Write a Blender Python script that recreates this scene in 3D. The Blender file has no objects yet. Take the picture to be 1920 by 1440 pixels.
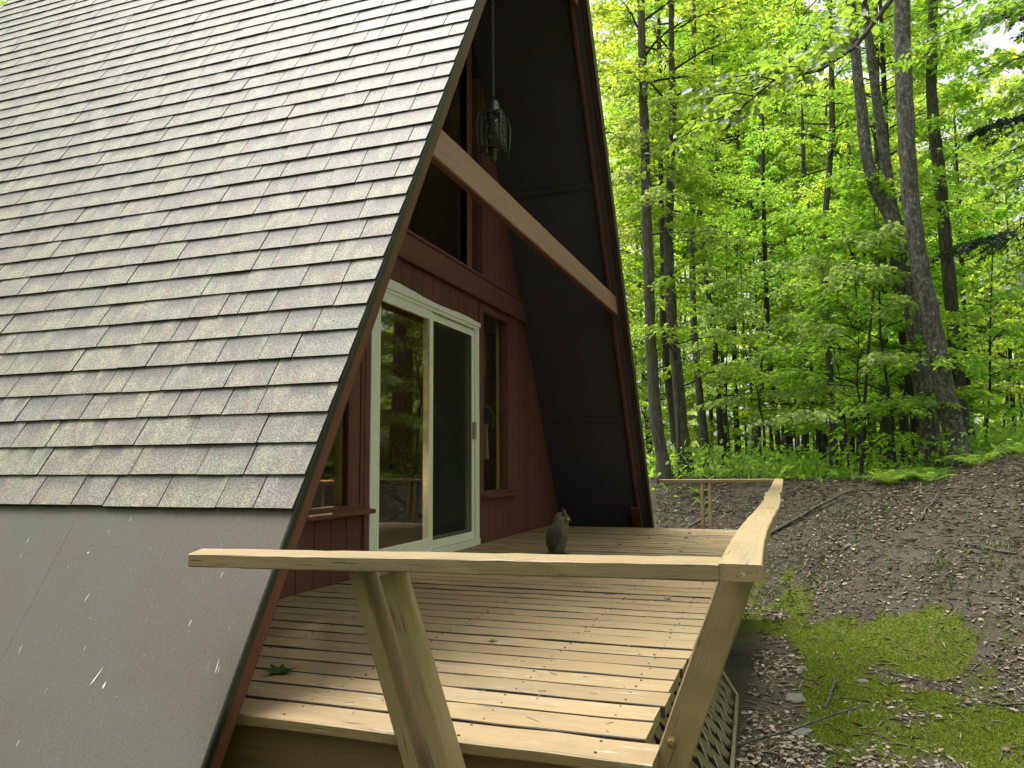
import bpy, bmesh, math, random
import numpy as np
from mathutils import Matrix, Vector

# ------------------------------------------------------------------ scene, camera, world, light
scn = bpy.context.scene
col = scn.collection
PI = math.pi

cam_d = bpy.data.cameras.new('camera')
cam = bpy.data.objects.new('camera', cam_d); col.objects.link(cam)
cam_d.sensor_fit = 'HORIZONTAL'; cam_d.sensor_width = 36.0
cam_d.lens = 1446.0 / 1920 * 36
cam_d.clip_start = 0.05; cam_d.clip_end = 1500
CAM = Vector((-4.107, -2.7527, 0.7633))
FW = Vector((0.93834, 0.33063, 0.10100)); RT = Vector((0.33298, -0.94291, -0.00691)); UP = Vector((-0.09295, -0.04011, 0.99486))
cam.matrix_world = Matrix(((RT.x, UP.x, -FW.x, CAM.x), (RT.y, UP.y, -FW.y, CAM.y), (RT.z, UP.z, -FW.z, CAM.z), (0, 0, 0, 1)))
scn.camera = cam

SUN_EL = math.radians(75); SUN_ROT = math.radians(10)      # rotation from +Y towards +X
SUNV = Vector((math.sin(SUN_ROT) * math.cos(SUN_EL), math.cos(SUN_ROT) * math.cos(SUN_EL), math.sin(SUN_EL)))
world = bpy.data.worlds.new('World'); scn.world = world; world.use_nodes = True
wn = world.node_tree; wn.nodes.clear()
wo = wn.nodes.new('ShaderNodeOutputWorld'); wb = wn.nodes.new('ShaderNodeBackground')
sk = wn.nodes.new('ShaderNodeTexSky'); sk.sky_type = 'NISHITA'; sk.sun_disc = False
sk.sun_elevation = SUN_EL; sk.sun_rotation = SUN_ROT; sk.dust_density = 4.0; sk.air_density = 1.0
hs = wn.nodes.new('ShaderNodeHueSaturation'); hs.inputs['Saturation'].default_value = 0.18
wn.links.new(sk.outputs[0], hs.inputs['Color']); wn.links.new(hs.outputs[0], wb.inputs['Color'])
wb.inputs['Strength'].default_value = 0.15
wn.links.new(wb.outputs[0], wo.inputs['Surface'])

sun_d = bpy.data.lights.new('sun', 'SUN'); sun_d.energy = 2.5; sun_d.angle = math.radians(30); sun_d.color = (1.0, 0.96, 0.88)
sun = bpy.data.objects.new('sun', sun_d); col.objects.link(sun)
sun.rotation_euler = (-SUNV).to_track_quat('-Z', 'Y').to_euler()

scn.view_settings.view_transform = 'Standard'; scn.view_settings.look = 'None'
scn.view_settings.gamma = 1.0; scn.view_settings.use_curve_mapping = False
scn.view_settings.exposure = 1.13
cy = scn.cycles
cy.max_bounces = 8; cy.diffuse_bounces = 4; cy.glossy_bounces = 3; cy.transmission_bounces = 7; cy.transparent_max_bounces = 8
cy.caustics_reflective = False; cy.caustics_refractive = False
cy.use_adaptive_sampling = True; cy.adaptive_threshold = 0.02; cy.use_denoising = True
try:
    cy.denoiser = 'OPENIMAGEDENOISE'
except Exception:
    pass

# ------------------------------------------------------------------ helpers
def W(x, o, z):
    """x along the front wall, o outwards from the wall, z up"""
    return Vector((x, -o, z))

WM = {}

def link(o, parent=None, M=None):
    col.objects.link(o)
    M = M or Matrix()
    if parent is not None:
        o.parent = parent
        o.matrix_basis = WM[parent].inverted() @ M
    else:
        o.matrix_basis = M
    WM[o] = M
    return o

def tag(o, label=None, cat=None, group=None, kind=None):
    if label: o['label'] = label
    if cat: o['category'] = cat
    if group: o['group'] = group
    if kind: o['kind'] = kind
    return o

def thing(name, loc, label, cat, group=None, rotz=0.0):
    o = bpy.data.objects.new(name, None); o.empty_display_size = 0.1
    link(o, None, Matrix.Translation(loc) @ Matrix.Rotation(rotz, 4, 'Z'))
    return tag(o, label, cat, group)

def meshd(name, V, F, mat=None, smooth=False):
    me = bpy.data.meshes.new(name)
    if isinstance(F, np.ndarray):
        nf, k = F.shape
        me.vertices.add(len(V)); me.vertices.foreach_set('co', np.asarray(V, dtype=np.float32).ravel())
        me.loops.add(nf * k); me.loops.foreach_set('vertex_index', F.astype(np.int32).ravel())
        me.polygons.add(nf); me.polygons.foreach_set('loop_start', np.arange(0, nf * k, k, dtype=np.int32))
        me.update(calc_edges=True)
    else:
        me.from_pydata([tuple(v) for v in V], [], F); me.update()
    if mat: me.materials.append(mat)
    if smooth: me.polygons.foreach_set('use_smooth', np.ones(len(me.polygons), dtype=bool))
    return me

def obj(name, me, parent=None, M=None):
    return link(bpy.data.objects.new(name, me), parent, M)

class MB:
    """collects simple shapes into one mesh"""
    def __init__(s): s.V = []; s.F = []
    def hexa(s, p):                       # 4 bottom points, 4 top points
        b = len(s.V); s.V += [Vector(q) for q in p]
        s.F += [tuple(b + i for i in f) for f in ((3, 2, 1, 0), (4, 5, 6, 7), (0, 1, 5, 4), (1, 2, 6, 5), (2, 3, 7, 6), (3, 0, 4, 7))]
        return s
    def box(s, x0, x1, o0, o1, z0, z1):   # in x / outward / z
        return s.hexa([W(x0, o1, z0), W(x1, o1, z0), W(x1, o0, z0), W(x0, o0, z0), W(x0, o1, z1), W(x1, o1, z1), W(x1, o0, z1), W(x0, o0, z1)])
    def prism(s, poly, d):                # poly: list of points, d: extrusion vector
        b = len(s.V); n = len(poly); d = Vector(d)
        s.V += [Vector(q) for q in poly] + [Vector(q) + d for q in poly]
        s.F.append(tuple(b + i for i in range(n))[::-1]); s.F.append(tuple(b + n + i for i in range(n)))
        for i in range(n):
            j = (i + 1) % n; s.F.append((b + i, b + j, b + n + j, b + n + i))
        return s
    def tube(s, pts, rad, n=8, cap=True, wob=0.0, rnd=None):
        pts = [Vector(p) for p in pts]; b = len(s.V); prev = None
        for i, p in enumerate(pts):
            t = (pts[min(i + 1, len(pts) - 1)] - pts[max(i - 1, 0)]).normalized()
            if prev is None:
                a = Vector((1, 0, 0)) if abs(t.x) < 0.8 else Vector((0, 1, 0)); u = t.cross(a).normalized()
            else:
                u = (prev - t * prev.dot(t)).normalized()
            prev = u; v = t.cross(u); r = rad[i] if hasattr(rad, '__len__') else rad
            for k in range(n):
                a = 2 * PI * k / n; rr = r * (1 + (rnd.uniform(-wob, wob) if rnd else 0))
                s.V.append(p + (u * math.cos(a) + v * math.sin(a)) * rr)
        for i in range(len(pts) - 1):
            for k in range(n):
                j = (k + 1) % n; s.F.append((b + i * n + k, b + i * n + j, b + (i + 1) * n + j, b + (i + 1) * n + k))
        if cap:
            s.F.append(tuple(b + k for k in range(n))[::-1]); e = b + (len(pts) - 1) * n
            s.F.append(tuple(e + k for k in range(n)))
        return s
    def lathe(s, prof, c, n=16, sx=1, sy=1, cap=True):
        b = len(s.V); c = Vector(c)
        for r, z in prof:
            for k in range(n):
                a = 2 * PI * k / n; s.V.append(c + Vector((r * math.cos(a) * sx, r * math.sin(a) * sy, z)))
        for i in range(len(prof) - 1):
            for k in range(n):
                j = (k + 1) % n; s.F.append((b + i * n + k, b + i * n + j, b + (i + 1) * n + j, b + (i + 1) * n + k))
        if cap: s.F.append(tuple(b + k for k in range(n))[::-1]); e = b + (len(prof) - 1) * n; s.F.append(tuple(e + k for k in range(n)))
        return s
    def ring(s, c, u, v, R, r, n=14, m=5, a0=0, a1=2 * PI):
        c = Vector(c); u = Vector(u); v = Vector(v)
        pts = [c + u * (R * math.cos(a0 + (a1 - a0) * i / n)) + v * (R * math.sin(a0 + (a1 - a0) * i / n)) for i in range(n + 1)]
        return s.tube(pts, r, m)
    def mesh(s, name, mat, smooth=False): return meshd(name, s.V, s.F, mat, smooth)
    def build(s, name, mat, parent=None, smooth=False):
        me = s.mesh(name, mat, smooth)
        if parent is not None:                     # keep geometry local to its parent
            me.transform(WM[parent].inverted()); return obj(name, me, parent, WM[parent].copy())
        return obj(name, me)

def plank_mesh(name, L, w, t, mat, segs=8, jit=0.0015, bev=0.004, shear0=0.0, shear1=0.0, seed=0, warp=None):
    """length along local X, width Y, thickness Z, chamfered edges that are never quite straight"""
    rnd = random.Random(seed); hw, ht = w / 2, t / 2
    sec = [(-hw + bev, -ht), (hw - bev, -ht), (hw, -ht + bev), (hw, ht - bev), (hw - bev, ht), (-hw + bev, ht), (-hw, ht - bev), (-hw, -ht + bev)]
    V = []; F = []
    for i in range(segs + 1):
        f = i / segs; ox = rnd.uniform(-jit, jit); oz = rnd.uniform(-jit, jit) * 0.6
        wy, wz = warp(f) if warp else (0, 0)
        for (y, z) in sec:
            x = L * f + (shear0 * y / hw * (1 - f) if i == 0 else 0) + (shear1 * y / hw * f if i == segs else 0)
            V.append((x, y + ox + rnd.uniform(-jit, jit) * 0.4 + wy, z + oz + rnd.uniform(-jit, jit) * 0.3 + wz))
    for i in range(segs):
        for k in range(8):
            j = (k + 1) % 8; F.append((i * 8 + k, i * 8 + j, (i + 1) * 8 + j, (i + 1) * 8 + k))
    F.append(tuple(range(8))[::-1]); F.append(tuple(segs * 8 + k for k in range(8)))
    return meshd(name, V, F, mat)

def frame_m(p0, xd, wd):
    x = Vector(xd).normalized(); w = Vector(wd); w = (w - x * w.dot(x)).normalized(); n = x.cross(w)
    return Matrix(((x.x, w.x, n.x, p0[0]), (x.y, w.y, n.y, p0[1]), (x.z, w.z, n.z, p0[2]), (0, 0, 0, 1)))

_seed = [100]
def plank(name, p0, p1, wd, w, t, mat, parent, **kw):
    """board from p0 to p1 (centre line), width direction wd"""
    _seed[0] += 1
    p0 = Vector(p0); p1 = Vector(p1)
    me = plank_mesh(name, (p1 - p0).length, w, t, mat, seed=_seed[0], **kw)
    return obj(name, me, parent, frame_m(p0, p1 - p0, wd))

# ------------------------------------------------------------------ materials
class NT:
    def __init__(s, name):
        s.m = bpy.data.materials.new(name); s.m.use_nodes = True; s.t = s.m.node_tree; s.t.nodes.clear()
        s.out = s.t.nodes.new('ShaderNodeOutputMaterial')
    def n(s, ty, **kw):
        nd = s.t.nodes.new('ShaderNode' + ty)
        for k, v in kw.items():
            if k in nd.inputs: s.set(nd.inputs[k], v)
            else: setattr(nd, k, v)
        return nd
    def set(s, inp, v):
        if hasattr(v, 'is_output') or isinstance(v, bpy.types.NodeSocket): s.t.links.new(v, inp)
        else: inp.default_value = v
    def pos(s): return s.n('NewGeometry').outputs['Position']
    def objc(s): return s.n('TexCoord').outputs['Object']
    def mapping(s, vec, scale, loc=(0, 0, 0)):
        m = s.n('Mapping'); s.set(m.inputs['Vector'], vec); m.inputs['Scale'].default_value = scale; s.set(m.inputs['Location'], loc); return m.outputs[0]
    def noise(s, vec, scale, detail=3, rough=0.55):
        nd = s.n('TexNoise'); s.set(nd.inputs['Vector'], vec); nd.inputs['Scale'].default_value = scale
        nd.inputs['Detail'].default_value = detail; nd.inputs['Roughness'].default_value = rough; return nd.outputs[0]
    def ramp(s, fac, stops, interp='LINEAR'):
        r = s.n('ValToRGB'); r.color_ramp.interpolation = interp; e = r.color_ramp.elements
        while len(e) < len(stops): e.new(0.5)
        for i, (p, c) in enumerate(stops):
            e[i].position = p; e[i].color = (c, c, c, 1) if isinstance(c, (int, float)) else (*c, 1)
        s.set(r.inputs[0], fac); return r.outputs[0]
    def mix(s, fac, a, b, mode='MIX'):
        m = s.n('Mix', data_type='RGBA', blend_type=mode); s.set(m.inputs[0], fac)
        for i, v in ((6, a), (7, b)): s.set(m.inputs[i], (*v, 1) if isinstance(v, tuple) and len(v) == 3 else v)
        return m.outputs[2]
    def math(s, op, a, b=0.0):
        m = s.n('Math', operation=op); s.set(m.inputs[0], a); s.set(m.inputs[1], b); return m.outputs[0]
    def rand(s):
        a = s.n('ObjectInfo').outputs['Random']; b = s.n('NewGeometry').outputs['Random Per Island']
        return s.math('FRACT', s.math('ADD', a, b))
    def bump(s, h, st=0.3, dist=0.01):
        b = s.n('Bump'); b.inputs['Strength'].default_value = st; b.inputs['Distance'].default_value = dist; s.set(b.inputs['Height'], h); return b.outputs[0]
    def bsdf(s, color, rough=0.6, normal=None, spec=0.5, metal=0.0, **kw):
        p = s.n('BsdfPrincipled'); s.set(p.inputs['Base Color'], (*color, 1) if isinstance(color, tuple) else color)
        s.set(p.inputs['Roughness'], rough); p.inputs['Specular IOR Level'].default_value = spec; p.inputs['Metallic'].default_value = metal
        if normal is not None: s.set(p.inputs['Normal'], normal)
        for k, v in kw.items(): s.set(p.inputs[k], v)
        return p.outputs[0]
    def done(s, sh): s.t.links.new(sh, s.out.inputs['Surface']); return s.m

def hsv(t, c, h=0.5, sa=1.0, v=1.0):
    n = t.n('HueSaturation'); t.set(n.inputs['Hue'], h); t.set(n.inputs['Saturation'], sa); t.set(n.inputs['Value'], v); t.set(n.inputs['Color'], (*c, 1) if isinstance(c, tuple) else c); return n.outputs[0]

M = {}
def mat_shingle():
    t = NT('asphalt_shingle'); P = t.pos(); r = t.rand(); up = t.n('Attribute', attribute_name='up').outputs['Fac']
    base = t.ramp(r, [(0.0, (0.176, 0.157, 0.131)), (0.2, (0.146, 0.141, 0.141)), (0.4, (0.159, 0.126, 0.115)), (0.58, (0.138, 0.143, 0.120)), (0.8, (0.194, 0.174, 0.131)), (1.0, (0.129, 0.121, 0.124))])
    # blended granule patches a hand wide
    off = t.n('CombineXYZ'); t.set(off.inputs[0], t.math('MULTIPLY', r, 19.0)); t.set(off.inputs[2], t.math('MULTIPLY', r, 7.0))
    blot = t.noise(t.mapping(P, (4, 10, 4), off.outputs[0]), 1.0, 1)
    c = t.mix(t.ramp(blot, [(0.44, 0.0), (0.52, 0.8)]), base, t.mix(0.55, base, (0.224, 0.208, 0.144)))
    blot2 = t.noise(t.mapping(P, (4, 9, 4), (7, 3, 1)), 1.3, 1)
    c = t.mix(t.ramp(blot2, [(0.5, 0.0), (0.57, 0.65)]), c, (0.133, 0.104, 0.097))
    blot3 = t.noise(t.mapping(P, (3, 8, 3), (2, 9, 4)), 1.2, 1)
    c = t.mix(t.ramp(blot3, [(0.54, 0.0), (0.6, 0.5)]), c, (0.129, 0.143, 0.109))
    # dark blend band the maker puts along the top of some tabs
    bn = t.noise(t.mapping(P, (2, 7, 2), off.outputs[0]), 1.0, 0)
    bm = t.math('MULTIPLY', t.ramp(up, [(0.4, 0.0), (0.85, 1.0)]), t.ramp(bn, [(0.42, 0.0), (0.48, 0.9)]))
    c = t.mix(bm, c, (0.060, 0.054, 0.057))
    gr = t.noise(P, 150.0, 3, 0.9)
    c = t.mix(1.0, c, t.ramp(gr, [(0.34, 0.15), (0.5, 1.0), (0.66, 2.4)]), 'MULTIPLY')
    return t.done(t.bsdf(c, 0.55, t.bump(gr, 0.7, 0.004), 0.55, **{'Sheen Weight': 0.12, 'Sheen Roughness': 0.4}))
M['shingle'] = mat_shingle()

def mat_metal_sheet():
    t = NT('painted_metal_sheet'); P = t.pos()
    big = t.noise(P, 1.6, 2); c = t.mix(t.ramp(big, [(0.46, 0.0), (0.54, 1.0)]), (0.104, 0.081, 0.070), (0.098, 0.092, 0.079))
    # slope-wise frame for scratches and splashes
    st = t.mapping(P, (3, 26, 3)); s1 = t.noise(st, 3.2, 4, 0.7)
    c = t.mix(t.ramp(s1, [(0.66, 0.0), (0.74, 0.35)]), c, (0.45, 0.43, 0.40))
    d = t.noise(P, 90, 2); c = t.mix(t.ramp(d, [(0.735, 0.0), (0.78, 0.5)]), c, (0.5, 0.49, 0.46))
    s2 = t.noise(t.mapping(P, (7, 60, 7), (3, 1, 2)), 2.0, 1); c = t.mix(t.ramp(s2, [(0.785, 0.0), (0.80, 0.9)]), c, (0.62, 0.61, 0.58))
    f = t.noise(P, 300, 1); c = t.mix(0.25, c, t.ramp(f, [(0.3, 0.05), (0.7, 0.24)]))
    return t.done(t.bsdf(c, t.ramp(big, [(0.3, 0.6), (0.7, 0.7)]), t.bump(t.noise(P, 4, 2), 0.15, 0.01), 0.3))
M['flash'] = mat_metal_sheet()

def mat_paint(name, c0, c1, peel=None, rough=0.55, grain=1.0, peel_t=0.66, spec=0.4):
    """painted wood, grain along the object's own X"""
    t = NT(name); O = t.objc(); r = t.n('ObjectInfo').outputs['Random']
    off = t.n('CombineXYZ'); t.set(off.inputs[0], t.math('MULTIPLY', r, 37.0)); t.set(off.inputs[1], t.math('MULTIPLY', r, 11.0))
    g = t.noise(t.mapping(O, (4.5, 95, 95), off.outputs[0]), 1.0, 5, 0.65)
    b = t.noise(t.mapping(O, (1.5, 6, 6), off.outputs[0]), 1.0, 3)
    c = t.mix(b, c0, c1)
    if peel:
        sn = t.noise(t.mapping(O, (0.9, 9, 9), off.outputs[0]), 1.4, 3); c = t.mix(t.ramp(sn, [(0.5, 0.0), (0.72, 0.55)]), c, (0.22, 0.185, 0.135))
    c = hsv(t, c, 0.5, 1.0, t.ramp(r, [(0.0, 0.86), (1.0, 1.12)]))
    c = t.mix(t.ramp(g, [(0.34, 0.42), (0.44, 0.0)]), c, tuple(v * 0.45 for v in c0))
    if peel:
        pn = t.noise(t.mapping(O, (7, 46, 46), off.outputs[0]), 1.0, 4, 0.7)
        pb = t.noise(t.mapping(O, (1.2, 4, 4), off.outputs[0]), 1.0, 2)
        pm = t.math('MULTIPLY', t.ramp(pn, [(peel_t - 0.05, 0.0), (peel_t, 1.0)]), t.ramp(pb, [(0.45, 0.0), (0.6, 1.0)]))
        c = t.mix(pm, c, peel)
        vo = t.n('TexVoronoi'); t.set(vo.inputs['Vector'], t.mapping(O, (1.7, 9, 9), off.outputs[0])); vo.inputs['Scale'].default_value = 1.0
        kn = t.ramp(vo.outputs['Distance'], [(0.035, 0.75), (0.085, 0.0)]); c = t.mix(kn, c, (0.13, 0.08, 0.035))
        ag = t.noise(t.mapping(O, (0.8, 3, 3), off.outputs[0]), 2.2, 4, 0.7); c = t.mix(t.ramp(ag, [(0.56, 0.0), (0.72, 0.45)]), c, (0.15, 0.125, 0.075))
        cr = t.noise(t.mapping(O, (5, 120, 120), off.outputs[0]), 1.0, 3, 0.7)
        c = t.mix(t.ramp(cr, [(0.30, 0.95), (0.36, 0.0)]), c, (0.06, 0.045, 0.03))
    return t.done(t.bsdf(c, rough, t.bump(g, 0.35 * grain, 0.004), spec))
def simple(name, c, rough=0.5, metal=0.0, spec=0.5, bumps=0.0, scale=40, var=0.15):
    t = NT(name); P = t.objc(); n = t.noise(P, scale, 3)
    cc = hsv(t, c, 0.5, 1.0, t.ramp(n, [(0.25, 1 - var), (0.75, 1 + var)]))
    return t.done(t.bsdf(cc, rough, t.bump(n, bumps, 0.004) if bumps else None, spec, metal))
M['deck'] = mat_paint('tan_deck_paint', (0.285, 0.198, 0.105), (0.335, 0.245, 0.138), (0.40, 0.37, 0.32), peel_t=0.64)
M['rail'] = mat_paint('tan_rail_paint', (0.27, 0.195, 0.10), (0.34, 0.255, 0.145), (0.55, 0.49, 0.36), peel_t=0.68)
M['edge'] = mat_paint('worn_tan_paint', (0.40, 0.30, 0.15), (0.50, 0.38, 0.2), (0.3, 0.27, 0.2), peel_t=0.62)
M['rawshaded'] = simple('bare_shaded_edge', (0.055, 0.042, 0.03), 0.9)
M['red'] = mat_paint('barn_red_paint', (0.125, 0.042, 0.030), (0.15, 0.054, 0.040), rough=0.6, grain=0.6)
M['redwall'] = mat_paint('dark_red_siding', (0.105, 0.035, 0.034), (0.125, 0.044, 0.042), rough=0.65, grain=0.5)
M['soffit'] = mat_paint('dark_stained_soffit', (0.048, 0.044, 0.066), (0.058, 0.052, 0.076), rough=0.7, grain=0.4)
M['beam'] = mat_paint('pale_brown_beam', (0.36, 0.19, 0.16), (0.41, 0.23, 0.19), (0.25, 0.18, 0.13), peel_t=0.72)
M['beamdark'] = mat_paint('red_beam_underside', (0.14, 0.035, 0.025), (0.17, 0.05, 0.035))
M['grey'] = mat_paint('weathered_lattice', (0.26, 0.215, 0.13), (0.33, 0.28, 0.19), (0.2, 0.19, 0.16))
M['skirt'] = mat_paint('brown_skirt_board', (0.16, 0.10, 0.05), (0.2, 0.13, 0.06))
M['pine'] = mat_paint('golden_pine', (0.52, 0.32, 0.11), (0.58, 0.37, 0.15), grain=0.4)
M['interior'] = mat_paint('brown_panelling', (0.22, 0.13, 0.065), (0.27, 0.165, 0.085), grain=0.4)

M['dropping'] = simple('chalky_streak', (0.6, 0.59, 0.56), 0.8)
M['nail'] = simple('rusty_nail', (0.10, 0.07, 0.05), 0.6, 0.5)
M['white'] = simple('cream_vinyl', (0.78, 0.79, 0.70), 0.35, var=0.05)
M['black'] = simple('black_drip_edge', (0.012, 0.013, 0.012), 0.5)
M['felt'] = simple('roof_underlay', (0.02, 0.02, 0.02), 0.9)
M['iron'] = simple('wrought_iron', (0.10, 0.11, 0.10), 0.38, 0.7, bumps=0.2, var=0.4)
M['bolt'] = simple('painted_bolt', (0.24, 0.17, 0.085), 0.4, var=0.1)
M['amber'] = simple('smoked_glass', (0.05, 0.05, 0.045), 0.15)
M['owl'] = simple('owl_plumage', (0.115, 0.095, 0.066), 0.7, bumps=0.7, scale=55, var=0.45)
M['owldark'] = simple('owl_wing', (0.045, 0.038, 0.031), 0.7, bumps=0.8, scale=70, var=0.4)
M['owleye'] = simple('owl_eye', (0.45, 0.30, 0.03), 0.15, var=0.02)
M['beak'] = simple('owl_beak', (0.05, 0.045, 0.04), 0.4)
M['cloth'] = simple('cream_ribbon', (0.42, 0.36, 0.26), 0.8)
M['feather'] = simple('dark_blue_feather', (0.04, 0.06, 0.08), 0.5)
M['feathertip'] = simple('pale_feather_tip', (0.36, 0.36, 0.33), 0.6)
M['stone'] = simple('grey_field_stone', (0.135, 0.125, 0.11), 0.85, bumps=0.6, scale=14, var=0.3)
M['handle'] = simple('grey_door_handle', (0.35, 0.36, 0.32), 0.4)

def mat_glass():
    """thin pane: Schlick reflection on either face, the rest passes straight through"""
    t = NT('window_glass'); ge = t.n('NewGeometry'); dt = t.n('VectorMath', operation='DOT_PRODUCT')
    t.t.links.new(ge.outputs['Incoming'], dt.inputs[0]); t.t.links.new(ge.outputs['Normal'], dt.inputs[1])
    c = t.math('SUBTRACT', 1.0, t.math('ABSOLUTE', dt.outputs['Value'])); r = t.math('ADD', 0.05, t.math('MULTIPLY', 0.95, t.math('POWER', c, 5.0)))
    g = t.n('BsdfGlossy'); g.inputs['Roughness'].default_value = 0.0; g.inputs['Color'].default_value = (1, 1, 1, 1)
    tr = t.n('BsdfTransparent'); tr.inputs['Color'].default_value = (0.90, 0.95, 0.93, 1)
    m = t.n('MixShader'); t.t.links.new(r, m.inputs[0]); t.t.links.new(tr.outputs[0], m.inputs[1]); t.t.links.new(g.outputs[0], m.inputs[2])
    return t.done(m.outputs[0])
M['glass'] = mat_glass()
def mat_screen():
    t = NT('insect_screen'); d = t.n('BsdfDiffuse'); d.inputs['Color'].default_value = (0.03, 0.035, 0.033, 1)
    tr = t.n('BsdfTransparent'); m = t.n('MixShader'); m.inputs[0].default_value = 0.45
    t.t.links.new(tr.outputs[0], m.inputs[1]); t.t.links.new(d.outputs[0], m.inputs[2]); return t.done(m.outputs[0])
M['screen'] = mat_screen()
def mat_shade():
    t = NT('lit_lamp_shade'); e = t.n('Emission'); e.inputs['Color'].default_value = (1.0, 0.66, 0.26, 1); e.inputs['Strength'].default_value = 0.55
    tr = t.n('BsdfTranslucent'); tr.inputs['Color'].default_value = (0.85, 0.65, 0.35, 1); a = t.n('AddShader'); t.t.links.new(e.outputs[0], a.inputs[0]); t.t.links.new(tr.outputs[0], a.inputs[1])
    return t.done(a.outputs[0])
M['shade'] = mat_shade()

def mat_bark(name, c0, c1, lich, lt=0.56):
    t = NT(name); O = t.objc(); P = t.pos()
    v = t.noise(t.mapping(P, (14, 14, 3.2)), 1.6, 5, 0.7); c = t.mix(t.ramp(v, [(0.35, 0.0), (0.65, 1.0)]), c0, c1)
    l = t.noise(t.mapping(P, (9, 9, 6)), 2.2, 6, 0.75); c = t.mix(t.ramp(l, [(lt, 0.0), (lt + 0.16, 0.75)]), c, lich)
    ms = t.noise(t.mapping(P, (3, 3, 2), (5, 5, 5)), 1.0, 3); c = t.mix(t.ramp(ms, [(0.6, 0.0), (0.7, 0.5)]), c, (0.05, 0.065, 0.025))
    return t.done(t.bsdf(c, 0.85, t.bump(v, 0.9, 0.02), 0.25))
M['bark'] = mat_bark('grey_bark', (0.050, 0.045, 0.040), (0.145, 0.135, 0.118), (0.27, 0.265, 0.245), 0.58)
M['bark2'] = mat_bark('lichen_bark', (0.05, 0.046, 0.042), (0.17, 0.155, 0.14), (0.42, 0.41, 0.38), 0.50)
M['bark3'] = mat_bark('dark_bark', (0.03, 0.027, 0.022), (0.085, 0.075, 0.06), (0.15, 0.15, 0.13), 0.62)

def mat_leaf(name, refl, trans, dh=0.03, dv=0.3, tw=0.55, gloss=0.06):
    t = NT(name); r = t.rand(); r2 = t.n('ObjectInfo').outputs['Random']
    h = t.math('ADD', t.math('MULTIPLY', t.math('SUBTRACT', r, 0.5), dh), t.math('ADD', 0.5, t.math('MULTIPLY', t.math('SUBTRACT', r2, 0.5), dh * 1.2)))
    v = t.math('ADD', 1.0, t.math('MULTIPLY', t.math('SUBTRACT', t.math('FRACT', t.math('MULTIPLY', r, 7.31)), 0.5), dv * 2))
    d = t.n('BsdfDiffuse'); t.set(d.inputs['Color'], hsv(t, refl, h, 1.0, v))
    tr = t.n('BsdfTranslucent'); t.set(tr.inputs['Color'], hsv(t, trans, h, 1.0, v))
    m = t.n('MixShader'); m.inputs[0].default_value = tw; t.t.links.new(d.outputs[0], m.inputs[1]); t.t.links.new(tr.outputs[0], m.inputs[2])
    g = t.n('BsdfGlossy'); g.inputs['Roughness'].default_value = 0.45
    m2 = t.n('MixShader'); m2.inputs[0].default_value = gloss; t.t.links.new(m.outputs[0], m2.inputs[1]); t.t.links.new(g.outputs[0], m2.inputs[2])
    return t.done(m2.outputs[0])
M['leaf'] = mat_leaf('forest_leaf', (0.15, 0.28, 0.028), (0.66, 0.97, 0.09))
M['leafy'] = mat_leaf('bright_young_leaf', (0.19, 0.30, 0.028), (0.80, 0.98, 0.09))  # lighter, yellower variant of the forest leaf
M['leafpale'] = mat_leaf('pale_understory_leaf', (0.16, 0.25, 0.08), (0.68, 0.88, 0.2))
M['leafnear'] = mat_leaf('shaded_overhanging_leaf', (0.065, 0.13, 0.02), (0.34, 0.56, 0.05), gloss=0.08)  # darkened green stands in for the shade on the overhanging branches
M['needle'] = mat_leaf('hemlock_needle', (0.03, 0.06, 0.022), (0.06, 0.10, 0.02), tw=0.3)
M['fern'] = mat_leaf('fern_green', (0.10, 0.19, 0.03), (0.5, 0.75, 0.09))
M['leafdeck'] = mat_leaf('fallen_green_leaf', (0.035, 0.10, 0.025), (0.05, 0.12, 0.02), tw=0.2)
M['leaflime'] = mat_leaf('fallen_lime_leaf', (0.20, 0.32, 0.02), (0.2, 0.3, 0.02), tw=0.2)
M['tuft'] = mat_leaf('bank_seedling', (0.085, 0.12, 0.035), (0.2, 0.28, 0.05), tw=0.35)
M['moss'] = mat_leaf('moss', (0.17, 0.215, 0.034), (0.34, 0.42, 0.05), dh=0.05, tw=0.35, gloss=0.0)

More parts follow.
